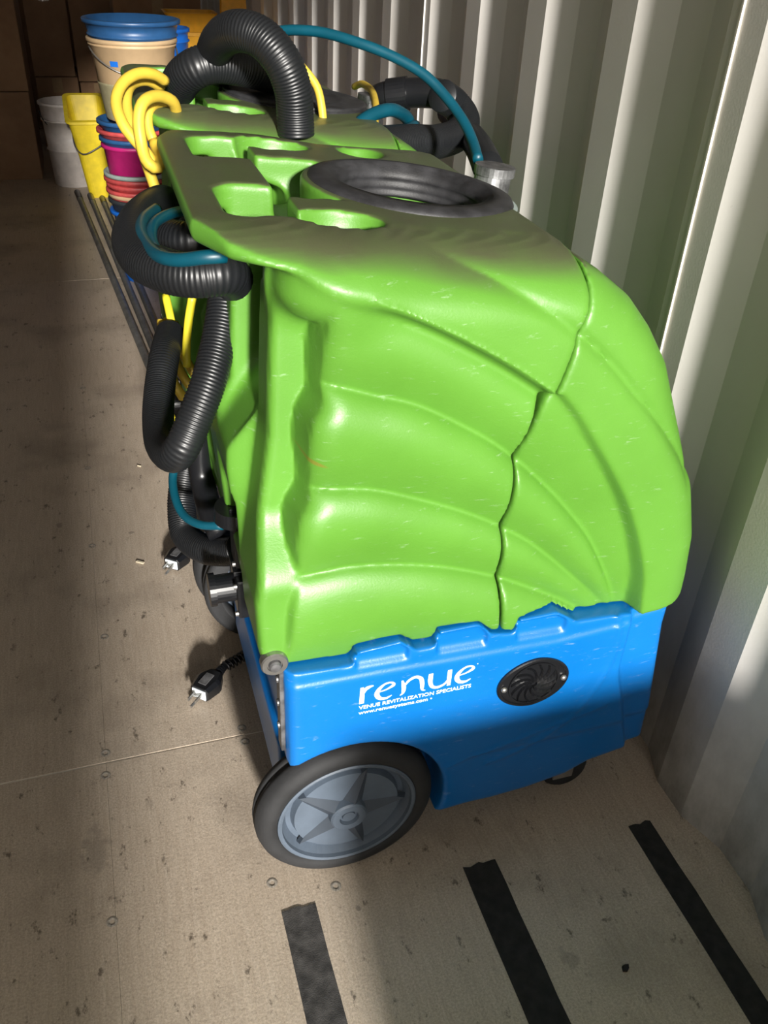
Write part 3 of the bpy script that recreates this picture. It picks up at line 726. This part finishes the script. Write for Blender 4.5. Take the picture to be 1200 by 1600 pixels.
    for x, y, z_ in ((-0.274, -0.0785, 0.386), (-0.274, -0.0785, 0.338), (-0.272, -0.062, 0.412)):
        bm = bmesh.new(); cyl(bm, (x, y, z_), (x-0.004, y, z_), 0.0036, seg=10); obj('valve_screw', bm, 'steel', dv)
    # grey hose connection on the far front shoulder
    bm = bmesh.new(); cyl(bm, (0.160, 0.180, 0.815), (0.166, 0.180, 0.872), 0.028, 0.025, seg=28); cyl(bm, (0.166, 0.180, 0.860), (0.167, 0.180, 0.872), 0.029, seg=28)
    obj('hose_collar', bm, 'gsteel', root)
    return root

root1 = make_machine('green and blue carpet extractor in front, lid ring open, white lettering on its base')
def copy_tree(o, parent=None):
    c = o.copy(); COL.objects.link(c); c.parent = parent
    for ch in list(o.children): copy_tree(ch, c)
    return c
root2 = copy_tree(root1)
root2.location = (OX-0.010, OY+0.570, 0)
root2['label'] = 'rear green carpet extractor mostly hidden behind the first, black lid closed on top'
for ch in list(root2.children):        # lettering and vent face the first machine here and cannot be seen
    pass
rot = Matrix.Translation((0.352-OX, -0.015, 0.8955)) @ Matrix.Rotation(math.radians(5.6), 4, 'Y')
bm = bmesh.new(); R1 = lathe(bm, [(0.119, 0.004), (0.121, 0.0085), (0.114, 0.0105), (0.106, 0.0085), (0.084, 0.0090), (0.080, 0.0110), (0.074, 0.0085), (0.050, 0.0090), (0.046, 0.0108), (0.040, 0.0088), (0.012, 0.0090)], rot, 64); cap(bm, R1[-1])
obj('lid', bm, 'dustblack', root2, smooth=True)

# ------------------------------------------------------------------ hoses and cords
def hose(name, pts, r, mat, label, cat, group=None, **kw):
    o = tube(name, pts, r, mat, **kw); return tag(o, label, cat, group)
GH = 'black corrugated vacuum hoses'
GT = 'teal solution hoses'
# two arches standing up over the rear machine
hose('vacuum_hose', [(0.290,1.315,0.889),(0.289,1.315,0.916),(0.285,1.310,0.950),(0.270,1.310,0.986),(0.247,1.330,1.011),(0.221,1.360,1.016),(0.205,1.420,0.999),(0.203,1.500,0.965),(0.228,1.600,0.934)], 0.0268, 'hose', 'black ribbed hose arching highest over the rear machine, ending behind the front one', 'hose', GH, pitch=0.0043, depth=0.0011, seg=20)
hose('vacuum_hose', [(0.148,1.620,0.858),(0.144,1.560,0.893),(0.151,1.500,0.932),(0.171,1.470,0.954),(0.200,1.470,0.961),(0.236,1.480,0.957),(0.269,1.500,0.948),(0.311,1.560,0.932)], 0.0285, 'hose', 'shorter black ribbed hose curving over the rear machine beside the yellow cord loops', 'hose', GH, pitch=0.0043, depth=0.0011, seg=20)
# loop hanging round the handle of the front machine
hose('vacuum_hose', [(0.160,1.180,0.789),(0.119,1.120,0.806),(0.088,1.140,0.804),(0.068,1.220,0.796),(0.077,1.280,0.796),(0.101,1.320,0.795),(0.089,1.300,0.806),(0.055,1.160,0.827),(0.036,1.050,0.834),(0.041,0.970,0.835),(0.064,0.920,0.837),(0.090,0.900,0.838),(0.119,0.900,0.838),(0.132,0.930,0.821)], 0.0235, 'hose', 'thick black ribbed hose looped sideways under the front machine carry handle', 'hose', GH, pitch=0.0042, depth=0.0010, seg=20)
hose('vacuum_hose', [(0.134,1.000,0.794),(0.128,0.980,0.770),(0.114,0.950,0.736),(0.096,0.920,0.703),(0.076,0.900,0.671),(0.058,0.890,0.641),(0.047,0.910,0.620),(0.039,0.970,0.603),(0.041,1.030,0.606),(0.049,1.080,0.622),(0.062,1.130,0.645),(0.078,1.200,0.651)], 0.0205, 'hose', 'black ribbed hose hanging in a tight U-bend beside the yellow cord coil', 'hose', GH, pitch=0.0042, depth=0.0010, seg=20)
hose('vacuum_hose', [(0.092,1.220,0.448),(0.078,1.200,0.409),(0.067,1.170,0.375),(0.066,1.130,0.347),(0.088,1.080,0.351),(0.115,1.050,0.363),(0.133,1.030,0.379)], 0.0225, 'hose', 'black ribbed hose bending low toward the black drain valve', 'hose', GH, pitch=0.0042, depth=0.0010, seg=20)
hose('vacuum_hose', [(0.112,1.160,0.534),(0.102,1.160,0.481),(0.101,1.150,0.430),(0.104,1.100,0.403),(0.113,1.060,0.388)], 0.0190, 'blackp', 'smooth black hose running down behind the machine to the valve', 'hose', GH, seg=20)
# beside the wall on the rear machine
hose('vacuum_hose', [(0.629,1.620,0.891),(0.674,1.660,0.867),(0.678,1.620,0.847),(0.635,1.550,0.837),(0.577,1.500,0.837),(0.516,1.460,0.846),(0.454,1.420,0.852)], 0.0285, 'hose', 'black ribbed hose bent back on itself next to the wall', 'hose', GH, pitch=0.0043, depth=0.0011, seg=20)
hose('vacuum_hose', [(0.716,1.800,0.830),(0.683,1.620,0.830),(0.638,1.450,0.836),(0.590,1.300,0.841)], 0.0240, 'hose', 'black ribbed hose dropping to the grey collar at the wall side', 'hose', GH, pitch=0.0043, depth=0.0011, seg=20)
# black elbow and pipe
EP = [(0.541,1.720,0.869),(0.555,1.710,0.876),(0.592,1.690,0.884),(0.631,1.660,0.888),(0.657,1.640,0.878)]
elb = tube('pipe_elbow', EP, 0.0265, 'blackp', seg=24); tag(elb, 'glossy black plastic elbow pipe lying on the rear machine by the wall', 'pipe')
o_ = Vector(EP[0])
for i, (a, b_, r_) in enumerate(((0, 1, 0.0235), (1, 2, 0.0300))):
    bm = bmesh.new(); A = Vector(EP[a])-o_; B = Vector(EP[b_])-o_; cyl(bm, A, A.lerp(B, 0.9), r_, seg=28); obj('pipe_cuff', bm, 'blackp', elb, smooth=False)
# teal hoses
hose('solution_hose', [(0.304,1.550,0.996),(0.335,1.520,1.002),(0.374,1.490,1.002),(0.420,1.450,0.993),(0.465,1.420,0.979),(0.506,1.390,0.959),(0.533,1.360,0.933),(0.549,1.320,0.906),(0.552,1.280,0.883),(0.546,1.240,0.866)], 0.0078, 'teal', 'teal hose arching high from the black hose to the wall side collar', 'hose', GT, seg=14)
hose('solution_hose', [(0.397,1.400,0.861),(0.414,1.420,0.882),(0.446,1.440,0.894),(0.482,1.460,0.896),(0.521,1.500,0.877),(0.536,1.520,0.857)], 0.0105, 'teal', 'short teal hose hump behind the front machine top', 'hose', GT, seg=14)
hose('solution_hose', [(0.453,1.440,0.859),(0.475,1.440,0.863),(0.506,1.460,0.865),(0.538,1.500,0.865)], 0.0085, 'teal', 'teal hose end lying below the teal hump', 'hose', GT, seg=14)
hose('solution_hose', [(0.117,0.860,0.870),(0.097,0.860,0.870),(0.073,0.880,0.862),(0.056,0.910,0.857),(0.047,0.960,0.854),(0.045,1.010,0.854),(0.053,1.060,0.853),(0.071,1.120,0.846)], 0.0072, 'teal', 'teal hose laid inside the sideways black hose loop', 'hose', GT, seg=14)
hose('solution_hose', [(0.064,0.900,0.858),(0.057,0.940,0.852),(0.054,0.980,0.853),(0.060,1.020,0.857),(0.077,1.060,0.855),(0.101,1.100,0.849),(0.125,1.140,0.840)], 0.0062, 'teal', 'inner teal hose turn tucked under the handle', 'hose', GT, seg=14)
hose('solution_hose', [(0.107,1.120,0.540),(0.079,1.120,0.507),(0.058,1.110,0.478),(0.053,1.080,0.459),(0.060,1.040,0.447),(0.080,1.010,0.446),(0.109,0.990,0.453)], 0.0062, 'teal', 'teal hose curving down to the top of the drain valve', 'hose', GT, seg=14)
# yellow cords
GY = 'yellow power cords'
def cord_thing(name_label, loops, group=GY):
    root = thing('extension_cord', loops[0][0][0], name_label, 'cord', group)
    o = Vector(loops[0][0][0])
    for pts, r, mat, nm in loops: tube(nm, pts, r, mat, root, origin=tuple(o), seg=12)
    return root
cord_thing('yellow extension cord coiled in loops over the left handle end of the rear machine', [
 ([(0.121,1.420,0.944),(0.103,1.400,0.956),(0.079,1.380,0.959),(0.057,1.360,0.949),(0.046,1.340,0.930),(0.050,1.320,0.908),(0.061,1.310,0.891),(0.077,1.300,0.872),(0.089,1.300,0.853)], 0.0078, 'yellow', 'cord_loop'),
 ([(0.117,1.450,0.932),(0.095,1.430,0.944),(0.073,1.410,0.942),(0.062,1.380,0.930),(0.061,1.360,0.910),(0.068,1.340,0.889),(0.073,1.330,0.869),(0.083,1.330,0.829),(0.088,1.330,0.808)], 0.0078, 'yellow', 'cord_loop'),
 ([(0.128,1.360,0.911),(0.121,1.340,0.931),(0.100,1.320,0.941),(0.080,1.300,0.937),(0.071,1.290,0.920),(0.070,1.280,0.894),(0.074,1.280,0.868),(0.087,1.280,0.857),(0.095,1.300,0.865),(0.090,1.330,0.881)], 0.0080, 'yellow', 'cord_loop'),
 ([(0.118,1.380,0.915),(0.103,1.370,0.923),(0.089,1.350,0.917),(0.085,1.340,0.900),(0.090,1.330,0.881),(0.099,1.330,0.857)], 0.0072, 'yellow', 'cord_loop')])
cord_thing('yellow extension cord hanging beside the tall black hose arch', [([(0.319,1.440,0.969),(0.332,1.430,0.956),(0.346,1.420,0.937),(0.351,1.410,0.912),(0.353,1.400,0.877)], 0.0062, 'yellow', 'cord_loop')])
cord_thing('yellow extension cord hooked over the closed black lid', [([(0.500,1.750,0.886),(0.501,1.700,0.898),(0.495,1.620,0.899),(0.472,1.520,0.893),(0.450,1.450,0.881),(0.437,1.400,0.862)], 0.0062, 'yellow', 'cord_loop')])
cord_thing('dusty yellow extension cord hung as a coil behind the U-bend hose', [
 ([(0.070,1.240,0.655),(0.067,1.220,0.629),(0.068,1.190,0.607),(0.075,1.170,0.586),(0.085,1.170,0.562)], 0.0068, 'yellow', 'cord_loop'),
 ([(0.080,1.250,0.653),(0.079,1.230,0.624),(0.083,1.200,0.603),(0.091,1.180,0.587),(0.100,1.180,0.570)], 0.0068, 'yellow', 'cord_loop'),
 ([(0.089,1.260,0.641),(0.091,1.230,0.618),(0.099,1.210,0.599),(0.107,1.200,0.582)], 0.0068, 'yellow', 'cord_loop'),
 ([(0.080,1.250,0.688),(0.082,1.220,0.663),(0.084,1.200,0.631)], 0.0058, 'cordy', 'cord_strand'),
 ([(0.109,1.150,0.723),(0.101,1.150,0.689),(0.095,1.150,0.652),(0.093,1.150,0.621)], 0.0058, 'cordy', 'cord_strand'),
 ([(0.064,1.220,0.520),(0.069,1.200,0.513),(0.066,1.190,0.500)], 0.005, 'cordy', 'cord_strand')])

# plugs lying on the floor
def plug(base, tip, size, cordpts, label, clabel):
    """three-pin plug; base = cable end, tip = pin end"""
    b = Vector(base); d = (Vector(tip)-b); L = d.length; d.normalize()
    side = d.cross(Vector((0, 0, 1))).normalized(); up = side.cross(d)
    fr = Matrix((side, d, up)).transposed().to_4x4()
    root = thing('power_plug', b, label, 'plug', None)
    s = size
    bm = bmesh.new()
    secs = [(0.0, 0.009, 0.007), (0.10, 0.013, 0.010), (0.42, 0.021, 0.0135), (0.55, 0.0215, 0.014), (0.98, 0.0165, 0.013), (1.0, 0.015, 0.012)]
    rings = []
    for t, hw, hh in secs:
        rings.append([bm.verts.new(fr @ Vector((x*hw*s, t*0.050*s, y*hh*s))) for x, y in ((-1, -.6), (-.7, -1), (.7, -1), (1, -.6), (1, .6), (.7, 1), (-.7, 1), (-1, .6))])
    for A, B in zip(rings, rings[1:]):
        for k in range(8): bm.faces.new((A[k], A[(k+1) % 8], B[(k+1) % 8], B[k]))
    bm.faces.new(rings[0][::-1]); bm.faces.new(rings[-1]); bmesh.ops.recalc_face_normals(bm, faces=bm.faces)
    body = obj('plug_body', bm, 'blackp', root)
    bm = bmesh.new(); box(bm, fr @ Vector((0, 0.030*s, 0.0145*s)), (0.014*s, 0.024*s, 0.002*s), fr, 0.0005); obj('grip_recess', bm, 'gsteel', body)
    bm = bmesh.new(); box(bm, fr @ Vector((0, 0.0508*s, 0)), (0.024*s, 0.002*s, 0.018*s), fr, 0.0005); obj('plug_face', bm, 'white', body)
    for x, z_, rd in ((-0.0064, 0.003, 0), (0.0064, 0.003, 0), (0, -0.007, 1)):
        bm = bmesh.new()
        if rd: cyl(bm, fr @ Vector((x*s, 0.050*s, z_*s)), fr @ Vector((x*s, 0.073*s, z_*s)), 0.0024*s, seg=10)
        else: box(bm, fr @ Vector((x*s, 0.060*s, z_*s)), (0.0018*s, 0.020*s, 0.0065*s), fr, 0.0003)
        obj('pin', bm, 'steel', body)
    # ribbed strain relief
    for k in range(5):
        bm = bmesh.new(); a = fr @ Vector((0, -0.004-0.0048*k*s, 0)); c = fr @ Vector((0, -0.0005-0.0048*k*s, 0)); cyl(bm, a, c, (0.0085-0.0006*k)*s, seg=14); obj('boot_rib', bm, 'blackp', body)
    cpts = [tuple(fr @ Vector((0, 0.004, 0))), tuple(fr @ Vector((0, -0.022*s, 0)))]+[tuple(Vector(p)-b) for p in cordpts]
    tube('cord', cpts, 0.0045*s, 'blackp', root, origin=(0, 0, 0), seg=12)
    return root, fr, b
p1, fr1, b1 = plug([(0.098,1.146,0.022)][0], [(0.031,1.074,0.021)][0], 1.12, [(0.126,1.164,0.024),(0.156,1.178,0.026),(0.188,1.194,0.026),(0.243,1.224,0.024),(0.314,1.257,0.020)], 'black power plug with bare pins on the floor nearest the blue base', '')
# stiff coiled spring guard on its cord
P = spline([(0.114,1.158,0.023),(0.126,1.164,0.024),(0.156,1.178,0.026),(0.191,1.197,0.026)], 0.002)
hel = []
for i, p in enumerate(P):
    for k in range(4):
        t = (P[min(i+1, len(P)-1)]-P[max(i-1, 0)]).normalized(); u = t.orthogonal().normalized(); w_ = t.cross(u); a = (i*4+k)*2*PI/16
        hel.append(tuple(p+t*0.0005*k+(u*math.cos(a)+w_*math.sin(a))*0.0088-b1))
tube('coil_guard', hel, 0.0022, 'blackp', p1, origin=(0, 0, 0), step=0.003, seg=8)
plug([(0.087,1.531,0.022)][0], [(0.037,1.467,0.020)][0], 1.12, [(0.108,1.538,0.022),(0.139,1.518,0.022),(0.179,1.511,0.020)], 'black power plug on the floor farther back, lying under the low black hose', '')

# ------------------------------------------------------------------ grey poles on the floor
for nm, a, b_, r_ in (('leftmost', (118, 298), (236, 575), 0.0125), ('middle', (132, 302), (243, 545), 0.0125), ('rightmost', (150, 300), (246, 510), 0.0115)):
    pass
PA = [[(-0.071,4.453,0.013),(0.095,2.424,0.013)], [(-0.015,4.390,0.013),(0.120,2.533,0.013)], [(0.037,4.338,0.013),(0.144,2.703,0.013)]]
for (a, b_), nm in zip(PA, ('leftmost', 'middle', 'rightmost')):
    a = Vector(a); b_ = Vector(b_)
    root = thing('tool_pole', tuple(a), 'grey metal pole on the floor, '+nm+' of the three', 'pole', 'grey poles lying on the floor')
    d = b_-a; bm = bmesh.new(); cyl(bm, (0, 0, 0), d, 0.0125, seg=16); obj('shaft', bm, 'pole', root)
    bm = bmesh.new(); cyl(bm, d*-0.012, d*0.05, 0.0140, seg=16); obj('end_cap', bm, 'blackp', root)

# ------------------------------------------------------------------ buckets
def bail(root, r, z, sag, mat, ang=0, grip_=False):
    pts = []
    for k in range(13):
        a = PI*k/12
        pts.append((r*math.cos(a)*1.02, -r*1.03*math.sin(a)*math.cos(sag), z-r*math.sin(a)*math.sin(sag)))
    q = Matrix.Rotation(ang, 3, 'Z'); pts = [tuple(q @ Vector(p)) for p in pts]
    h = tube('bail_handle', pts, 0.0028, mat, root, origin=(0, 0, 0), seg=8, step=0.01)
    return h
def pail(loc, h, r0, r1, mat, label, group=None, lip=0.006, wall=0.004, name='bucket', rings=(0.86,), handle=None, hmat='steel', hang=0.0, tilt=None, cat='bucket'):
    root = thing(name, loc, label, cat, group)
    if tilt: root.rotation_euler = tilt
    pf = [(r0*0.6, 0.002), (r0-0.004, 0.0), (r0, 0.004)]
    for t in rings:
        rr = r0+(r1-r0)*t
        pf += [(rr-0.0005, h*t-0.006), (rr+0.005, h*t-0.004), (rr+0.005, h*t), (rr, h*t+0.002)]
    pf += [(r1-0.001, h-0.014), (r1+lip, h-0.012), (r1+lip, h-0.002), (r1+lip-0.003, h), (r1-wall, h), (r0-wall, 0.012)]
    bm = bmesh.new(); R1 = lathe(bm, pf, seg=48); cap(bm, R1[-1]); cap(bm, R1[0], True)
    b = obj('body', bm, mat, root, smooth=False)
    for f in b.data.polygons: f.use_smooth = len(f.vertices) == 4
    if handle is not None: bail(root, r1+0.004, h*0.9, handle, hmat, hang)
    return root
# white pail
wp_ = pail((-0.072, 4.70, 0), 0.375, 0.098, 0.118, 'whitep', 'white pail with dark wire handle standing against the cardboard boxes', rings=(0.80, 0.45), handle=0.95, hmat='dark', hang=0.25)
bm = bmesh.new()
for k in range(8):
    a0 = math.radians(-82+4*k); a1 = math.radians(-82+4*(k+1)); r = 0.1135
    v = [bm.verts.new((r*math.cos(a), r*math.sin(a), z_)) for a, z_ in ((a0, 0.195), (a1, 0.195), (a1, 0.225), (a0, 0.225))]; bm.faces.new(v)
obj('label', bm, 'dark', wp_)
# yellow flat-sided mop bucket
root = thing('bucket', (0.033, 4.48, 0.0), 'bright yellow flat-sided bucket leaning in front of the white pail', 'bucket')
def rrect(hx, hy, r, n=5):
    out = []
    for cx, cy, a0 in ((hx-r, hy-r, 0), (-hx+r, hy-r, 90), (-hx+r, -hy+r, 180), (hx-r, -hy+r, 270)):
        for k in range(n+1):
            a = math.radians(a0+90*k/n); out.append((cx+r*math.cos(a), cy+r*math.sin(a)))
    return out
bm = bmesh.new(); rings = []
for z_, hx, hy, sh, rl in ((0.0, 0.050, 0.060, 0.0, 0), (0.012, 0.052, 0.062, 0, 0), (0.20, 0.066, 0.085, -0.01, 0), (0.365, 0.080, 0.105, -0.02, 0.035), (0.372, 0.092, 0.117, -0.02, 0.035), (0.382, 0.092, 0.117, -0.02, 0.035), (0.382, 0.076, 0.101, -0.02, 0.035), (0.20, 0.062, 0.081, -0.01, 0), (0.015, 0.048, 0.058, 0, 0)):
    rings.append([bm.verts.new((x+sh, y, z_+rl*(y/0.1))) for x, y in rrect(hx, hy, 0.028)])
for A, B in zip(rings, rings[1:]):
    for k in range(len(A)): bm.faces.new((A[k], A[(k+1) % len(A)], B[(k+1) % len(A)], B[k]))
bm.faces.new(rings[0][::-1]); bm.faces.new(rings[-1])
yb = obj('body', bm, 'yellowb', root)
tube('bail_handle', [(-0.088, 0.02, 0.30), (-0.085, -0.06, 0.235), (-0.055, -0.105, 0.205), (0.0, -0.112, 0.225), (0.055, -0.108, 0.262), (0.085, -0.06, 0.30)], 0.0032, 'gsteel', root, origin=(0, 0, 0), seg=8)
# leaning stack of nested pails
SX, SY = 0.158, 3.30
stack = [ # z base of the visible pail, height, r0, r1, material, words
    (0.000, 0.255, 0.085, 0.098, 'brightblue', 'blue bucket at the very bottom of the stack'),
    (0.245, 0.050, 0.092, 0.100, 'dark', 'black bucket low in the stack under the red ones'),
    (0.262, 0.052, 0.093, 0.101, 'beige', 'cream bucket rim low in the stack'),
    (0.278, 0.050, 0.094, 0.103, 'red', 'lowest red bucket of the nested stack'),
    (0.303, 0.045, 0.096, 0.104, 'red', 'second red bucket from the bottom of the stack'),
    (0.328, 0.040, 0.096, 0.106, 'red', 'third red bucket, just under the pale grey rim'),
    (0.350, 0.034, 0.098, 0.108, 'greyteal', 'pale grey bucket under the magenta one in the stack'),
    (0.375, 0.100, 0.092, 0.101, 'pink', 'magenta bucket in the middle of the stack'),
    (0.460, 0.038, 0.100, 0.109, 'blueb', 'dark blue bucket resting on the magenta one'),
    (0.490, 0.034, 0.100, 0.110, 'red', 'red bucket between the two dark blue rims'),
    (0.518, 0.034, 0.100, 0.110, 'blueb', 'dark blue bucket directly under the tall beige pail')]
for i, (zb_i, h, r0, r1, mt_, lab) in enumerate(stack):
    pail((SX-0.004*(i % 2), SY, zb_i), h, r0, r1, mt_, lab, 'nested stack of coloured buckets', rings=(), lip=0.007 if i else 0.012)
bp_ = pail((0.186, SY, 0.552), 0.245, 0.108, 0.138, 'beige', 'beige pail with wire handle on top of the bucket stack', 'nested stack of coloured buckets', rings=(0.93,), handle=0.62, hang=0.30)
# see-through lower half, label print and logo patch
bm = bmesh.new(); lathe(bm, [(0.1092, 0.006), (0.1228, 0.108), (0.1252, 0.112), (0.1240, 0.116)], seg=48); obj('cloudy_band', bm, 'clearp', bp_, smooth=True)
def patch(name, a0, a1, z0, z1, mat, par, rf):
    bm = bmesh.new(); n = 8; prev = None
    for k in range(n+1):
        a = math.radians(a0+(a1-a0)*k/n)
        v = [bm.verts.new((rf(z_)*math.cos(a), rf(z_)*math.sin(a), z_)) for z_ in (z0, z1)]
        if prev: bm.faces.new((prev[0], v[0], v[1], prev[1]))
        prev = v
    obj(name, bm, mat, par)
rf = lambda z_: 0.108+0.030*z_/0.245+0.0022
patch('label', -128, -100, 0.012, 0.066, 'dark', bp_, rf); patch('label_red_stripe', -130, -102, 0.068, 0.080, 'red', bp_, rf); patch('label_white_panel', -126, -108, 0.020, 0.044, 'whitep', bp_, lambda z_: rf(z_)+0.0006)
patch('logo_patch', -128, -116, 0.170, 0.186, 'brightblue', bp_, rf)
# blue pail nested in the beige one
pail((0.190, SY+0.003, 0.735), 0.115, 0.125, 0.147, 'blueb', 'blue bucket nested in the beige pail, its rim highest of the stack', 'nested stack of coloured buckets', rings=(0.62,), lip=0.008)
# bright blue dustpan-like bucket behind
pail((0.318, 3.66, 0.40), 0.39, 0.075, 0.090, 'brightblue', 'bright blue bucket half hidden behind the beige pail', rings=(0.9,))
# crate under it
def carton(loc, s, label, rz=0.0, flaps=True, group='cardboard boxes at the far end'):
    root = thing('cardboard_box', loc, label, 'box', group); root.rotation_euler = (0, 0, rz)
    bm = bmesh.new(); box(bm, (0, 0, s[2]/2), s, bevel=0.004); b = obj('carton', bm, 'card', root)
    for sx in (-1, 1):
        bm = bmesh.new(); box(bm, (0, sx*(s[1]/4+0.0005), s[2]+0.001), (s[0]-0.004, s[1]/2-0.003, 0.003)); obj('flap', bm, 'card', root)
    bm = bmesh.new(); box(bm, (0, 0, s[2]+0.0032), (s[0], 0.05, 0.0008)); box(bm, (0, -s[1]/2-0.0006, s[2]-0.04), (0.05, 0.0008, 0.08)); bm.free()
    bm = bmesh.new(); box(bm, (0.0, -s[1]/2-0.0008, s[2]-0.035), (0.05, 0.0008, 0.07)); obj('tape_end', bm, 'tapeclear', root)
    return root
carton((0.318, 3.66, 0.0), (0.22, 0.22, 0.398), 'cardboard box under the bright blue bucket behind the stack', group='cardboard boxes at the far end')
carton((-0.565, 5.02, 0.0), (0.67, 0.45, 0.392), 'large cardboard box on the floor at the far left')
carton((-0.565, 5.03, 0.397), (0.675, 0.45, 0.42), 'cardboard box stacked on the large one at the far left')
carton((-0.106, 5.62, 0.0), (0.215, 0.40, 0.365), 'narrow cardboard box behind the white pail')
carton((-0.112, 5.64, 0.370), (0.210, 0.40, 0.42), 'tall cardboard box above the narrow one behind the white pail')
carton((0.105, 5.62, 0.0), (0.19, 0.40, 0.34), 'cardboard box partly hidden behind the bucket stack')
carton((0.235, 5.64, 0.345), (0.46, 0.40, 0.45), 'wide cardboard box behind the beige pail')
carton((0.0, 6.15, 0.0), (1.1, 0.30, 1.0), 'wide cardboard box added at the very back to keep the gaps dark')  # added to hide the lit end wall behind the box gaps
carton((-0.85, 5.70, 0.0), (0.60, 0.50, 0.80), 'tall cardboard box behind the far left ones')
# yellow wringer bucket and sign standing on a carton near the wall
carton((0.545, 4.42, 0.0), (0.40, 0.34, 0.552), 'cardboard box carrying the amber wringer bucket')
root = thing('mop_bucket', (0.515, 4.34, 0.561), 'amber mop bucket with flared wringer standing near the wall', 'bucket')
bm = bmesh.new(); rings = []
for z_, hx, hy in ((0.0, 0.070, 0.070), (0.010, 0.074, 0.074), (0.135, 0.088, 0.088), (0.137, 0.094, 0.094), (0.150, 0.094, 0.094), (0.150, 0.082, 0.082), (0.02, 0.068, 0.068)):
    rings.append([bm.verts.new((x, y, z_)) for x, y in rrect(hx, hy, 0.02)])
for A, B in zip(rings, rings[1:]):
    for k in range(len(A)): bm.faces.new((A[k], A[(k+1) % len(A)], B[(k+1) % len(A)], B[k]))
bm.faces.new(rings[0][::-1]); bm.faces.new(rings[-1]); obj('body', bm, 'orange', root)
bm = bmesh.new(); rings = []
for z_, hx, hy, sh in ((0.135, 0.060, 0.060, 0), (0.150, 0.070, 0.072, -0.005), (0.215, 0.108, 0.085, -0.02), (0.222, 0.112, 0.088, -0.02), (0.222, 0.104, 0.080, -0.02), (0.16, 0.06, 0.06, 0)):
    rings.append([bm.verts.new((x+sh, y, z_)) for x, y in rrect(hx, hy, 0.018)])
for A, B in zip(rings, rings[1:]):
    for k in range(len(A)): bm.faces.new((A[k], A[(k+1) % len(A)], B[(k+1) % len(A)], B[k]))
bm.faces.new(rings[0][::-1]); bm.faces.new(rings[-1]); obj('wringer', bm, 'orange', root)
root = thing('floor_sign', (0.690, 4.25, 0.0), 'orange folding floor sign standing beside the corrugated wall', 'sign')
for s in (-1, 1):
    bm = bmesh.new()
    pts = [(-0.080, 0), (0.080, 0), (0.048, 0.96), (0.030, 0.985), (-0.030, 0.985), (-0.048, 0.96)]
    q = Matrix.Translation((-0.02, s*0.10, 0)) @ Matrix.Rotation(math.radians(90+s*5.6), 4, 'X')
    prism(bm, pts, q, 0.006); bmesh.ops.recalc_face_normals(bm, faces=bm.faces); obj('panel', bm, 'orange', root)
pail((0.33, 4.95, 0.80), 0.20, 0.11, 0.13, 'whitep', 'white bucket high up behind the blue rimmed stack')
carton((0.40, 4.95, 0.0), (0.40, 0.36, 0.795), 'tall cardboard box carrying the high white bucket')

# black strap hanging under the rear machine handle
root = thing('rubber_strap', (0.145, 1.52, 0.55), 'dark rubber strap hanging below the green handle by the red buckets', 'strap')
bm = bmesh.new(); box(bm, (0, 0, 0.14), (0.045, 0.05, 0.26), bevel=0.008); obj('strap_band', bm, 'rubber', root)
bm = bmesh.new(); box(bm, (-0.005, 0, 0.005), (0.05, 0.055, 0.04), bevel=0.01); obj('buckle', bm, 'blackp', root)

# small debris on the floor
GD = 'bits of debris on the plywood floor'
for (x, y), nm, s, mt_ in (((-0.01, 1.535), 'pale wood chip lying near the farther plug', 0.018, 'offw'), ((0.018, 1.93), 'small pale chip on the floor left of the U-bend hose', 0.010, 'offw')):
    bm = bmesh.new(); box(bm, (0, 0, 0.0015), (s, s*0.3, 0.003), Matrix.Rotation(-0.6, 4, 'Z'), 0.0006); tag(obj('wood_chip', bm, mt_, None, (x, y, 0.0002)), nm, 'debris', GD)
bm = bmesh.new()
prism(bm, [(-0.006, -0.003), (0.0, -0.005), (0.004, -0.002), (0.006, 0.003), (0.001, 0.004), (-0.004, 0.003)], Matrix(), 0.003)
tag(obj('dirt_crumb', bm, 'tape', None, (0.545, 0.478, 0.0002)), 'tiny dark crumb between the two right grip strips', 'debris', GD)

# two added, unseen boxes behind the viewer, placed to shade the lower right
for k in range(2):
    root = thing('shade_blocker', (0.47, -0.50, 0.297*k), ('lower', 'upper')[k]+' added grey box behind the viewer, casts the lower right shade', 'shadow blocker', 'added shadow boxes by the door')
    bm = bmesh.new(); box(bm, (0, 0, 0.1475), (0.60, 0.36, 0.294), bevel=0.01); obj('tub', bm, 'pole', root)
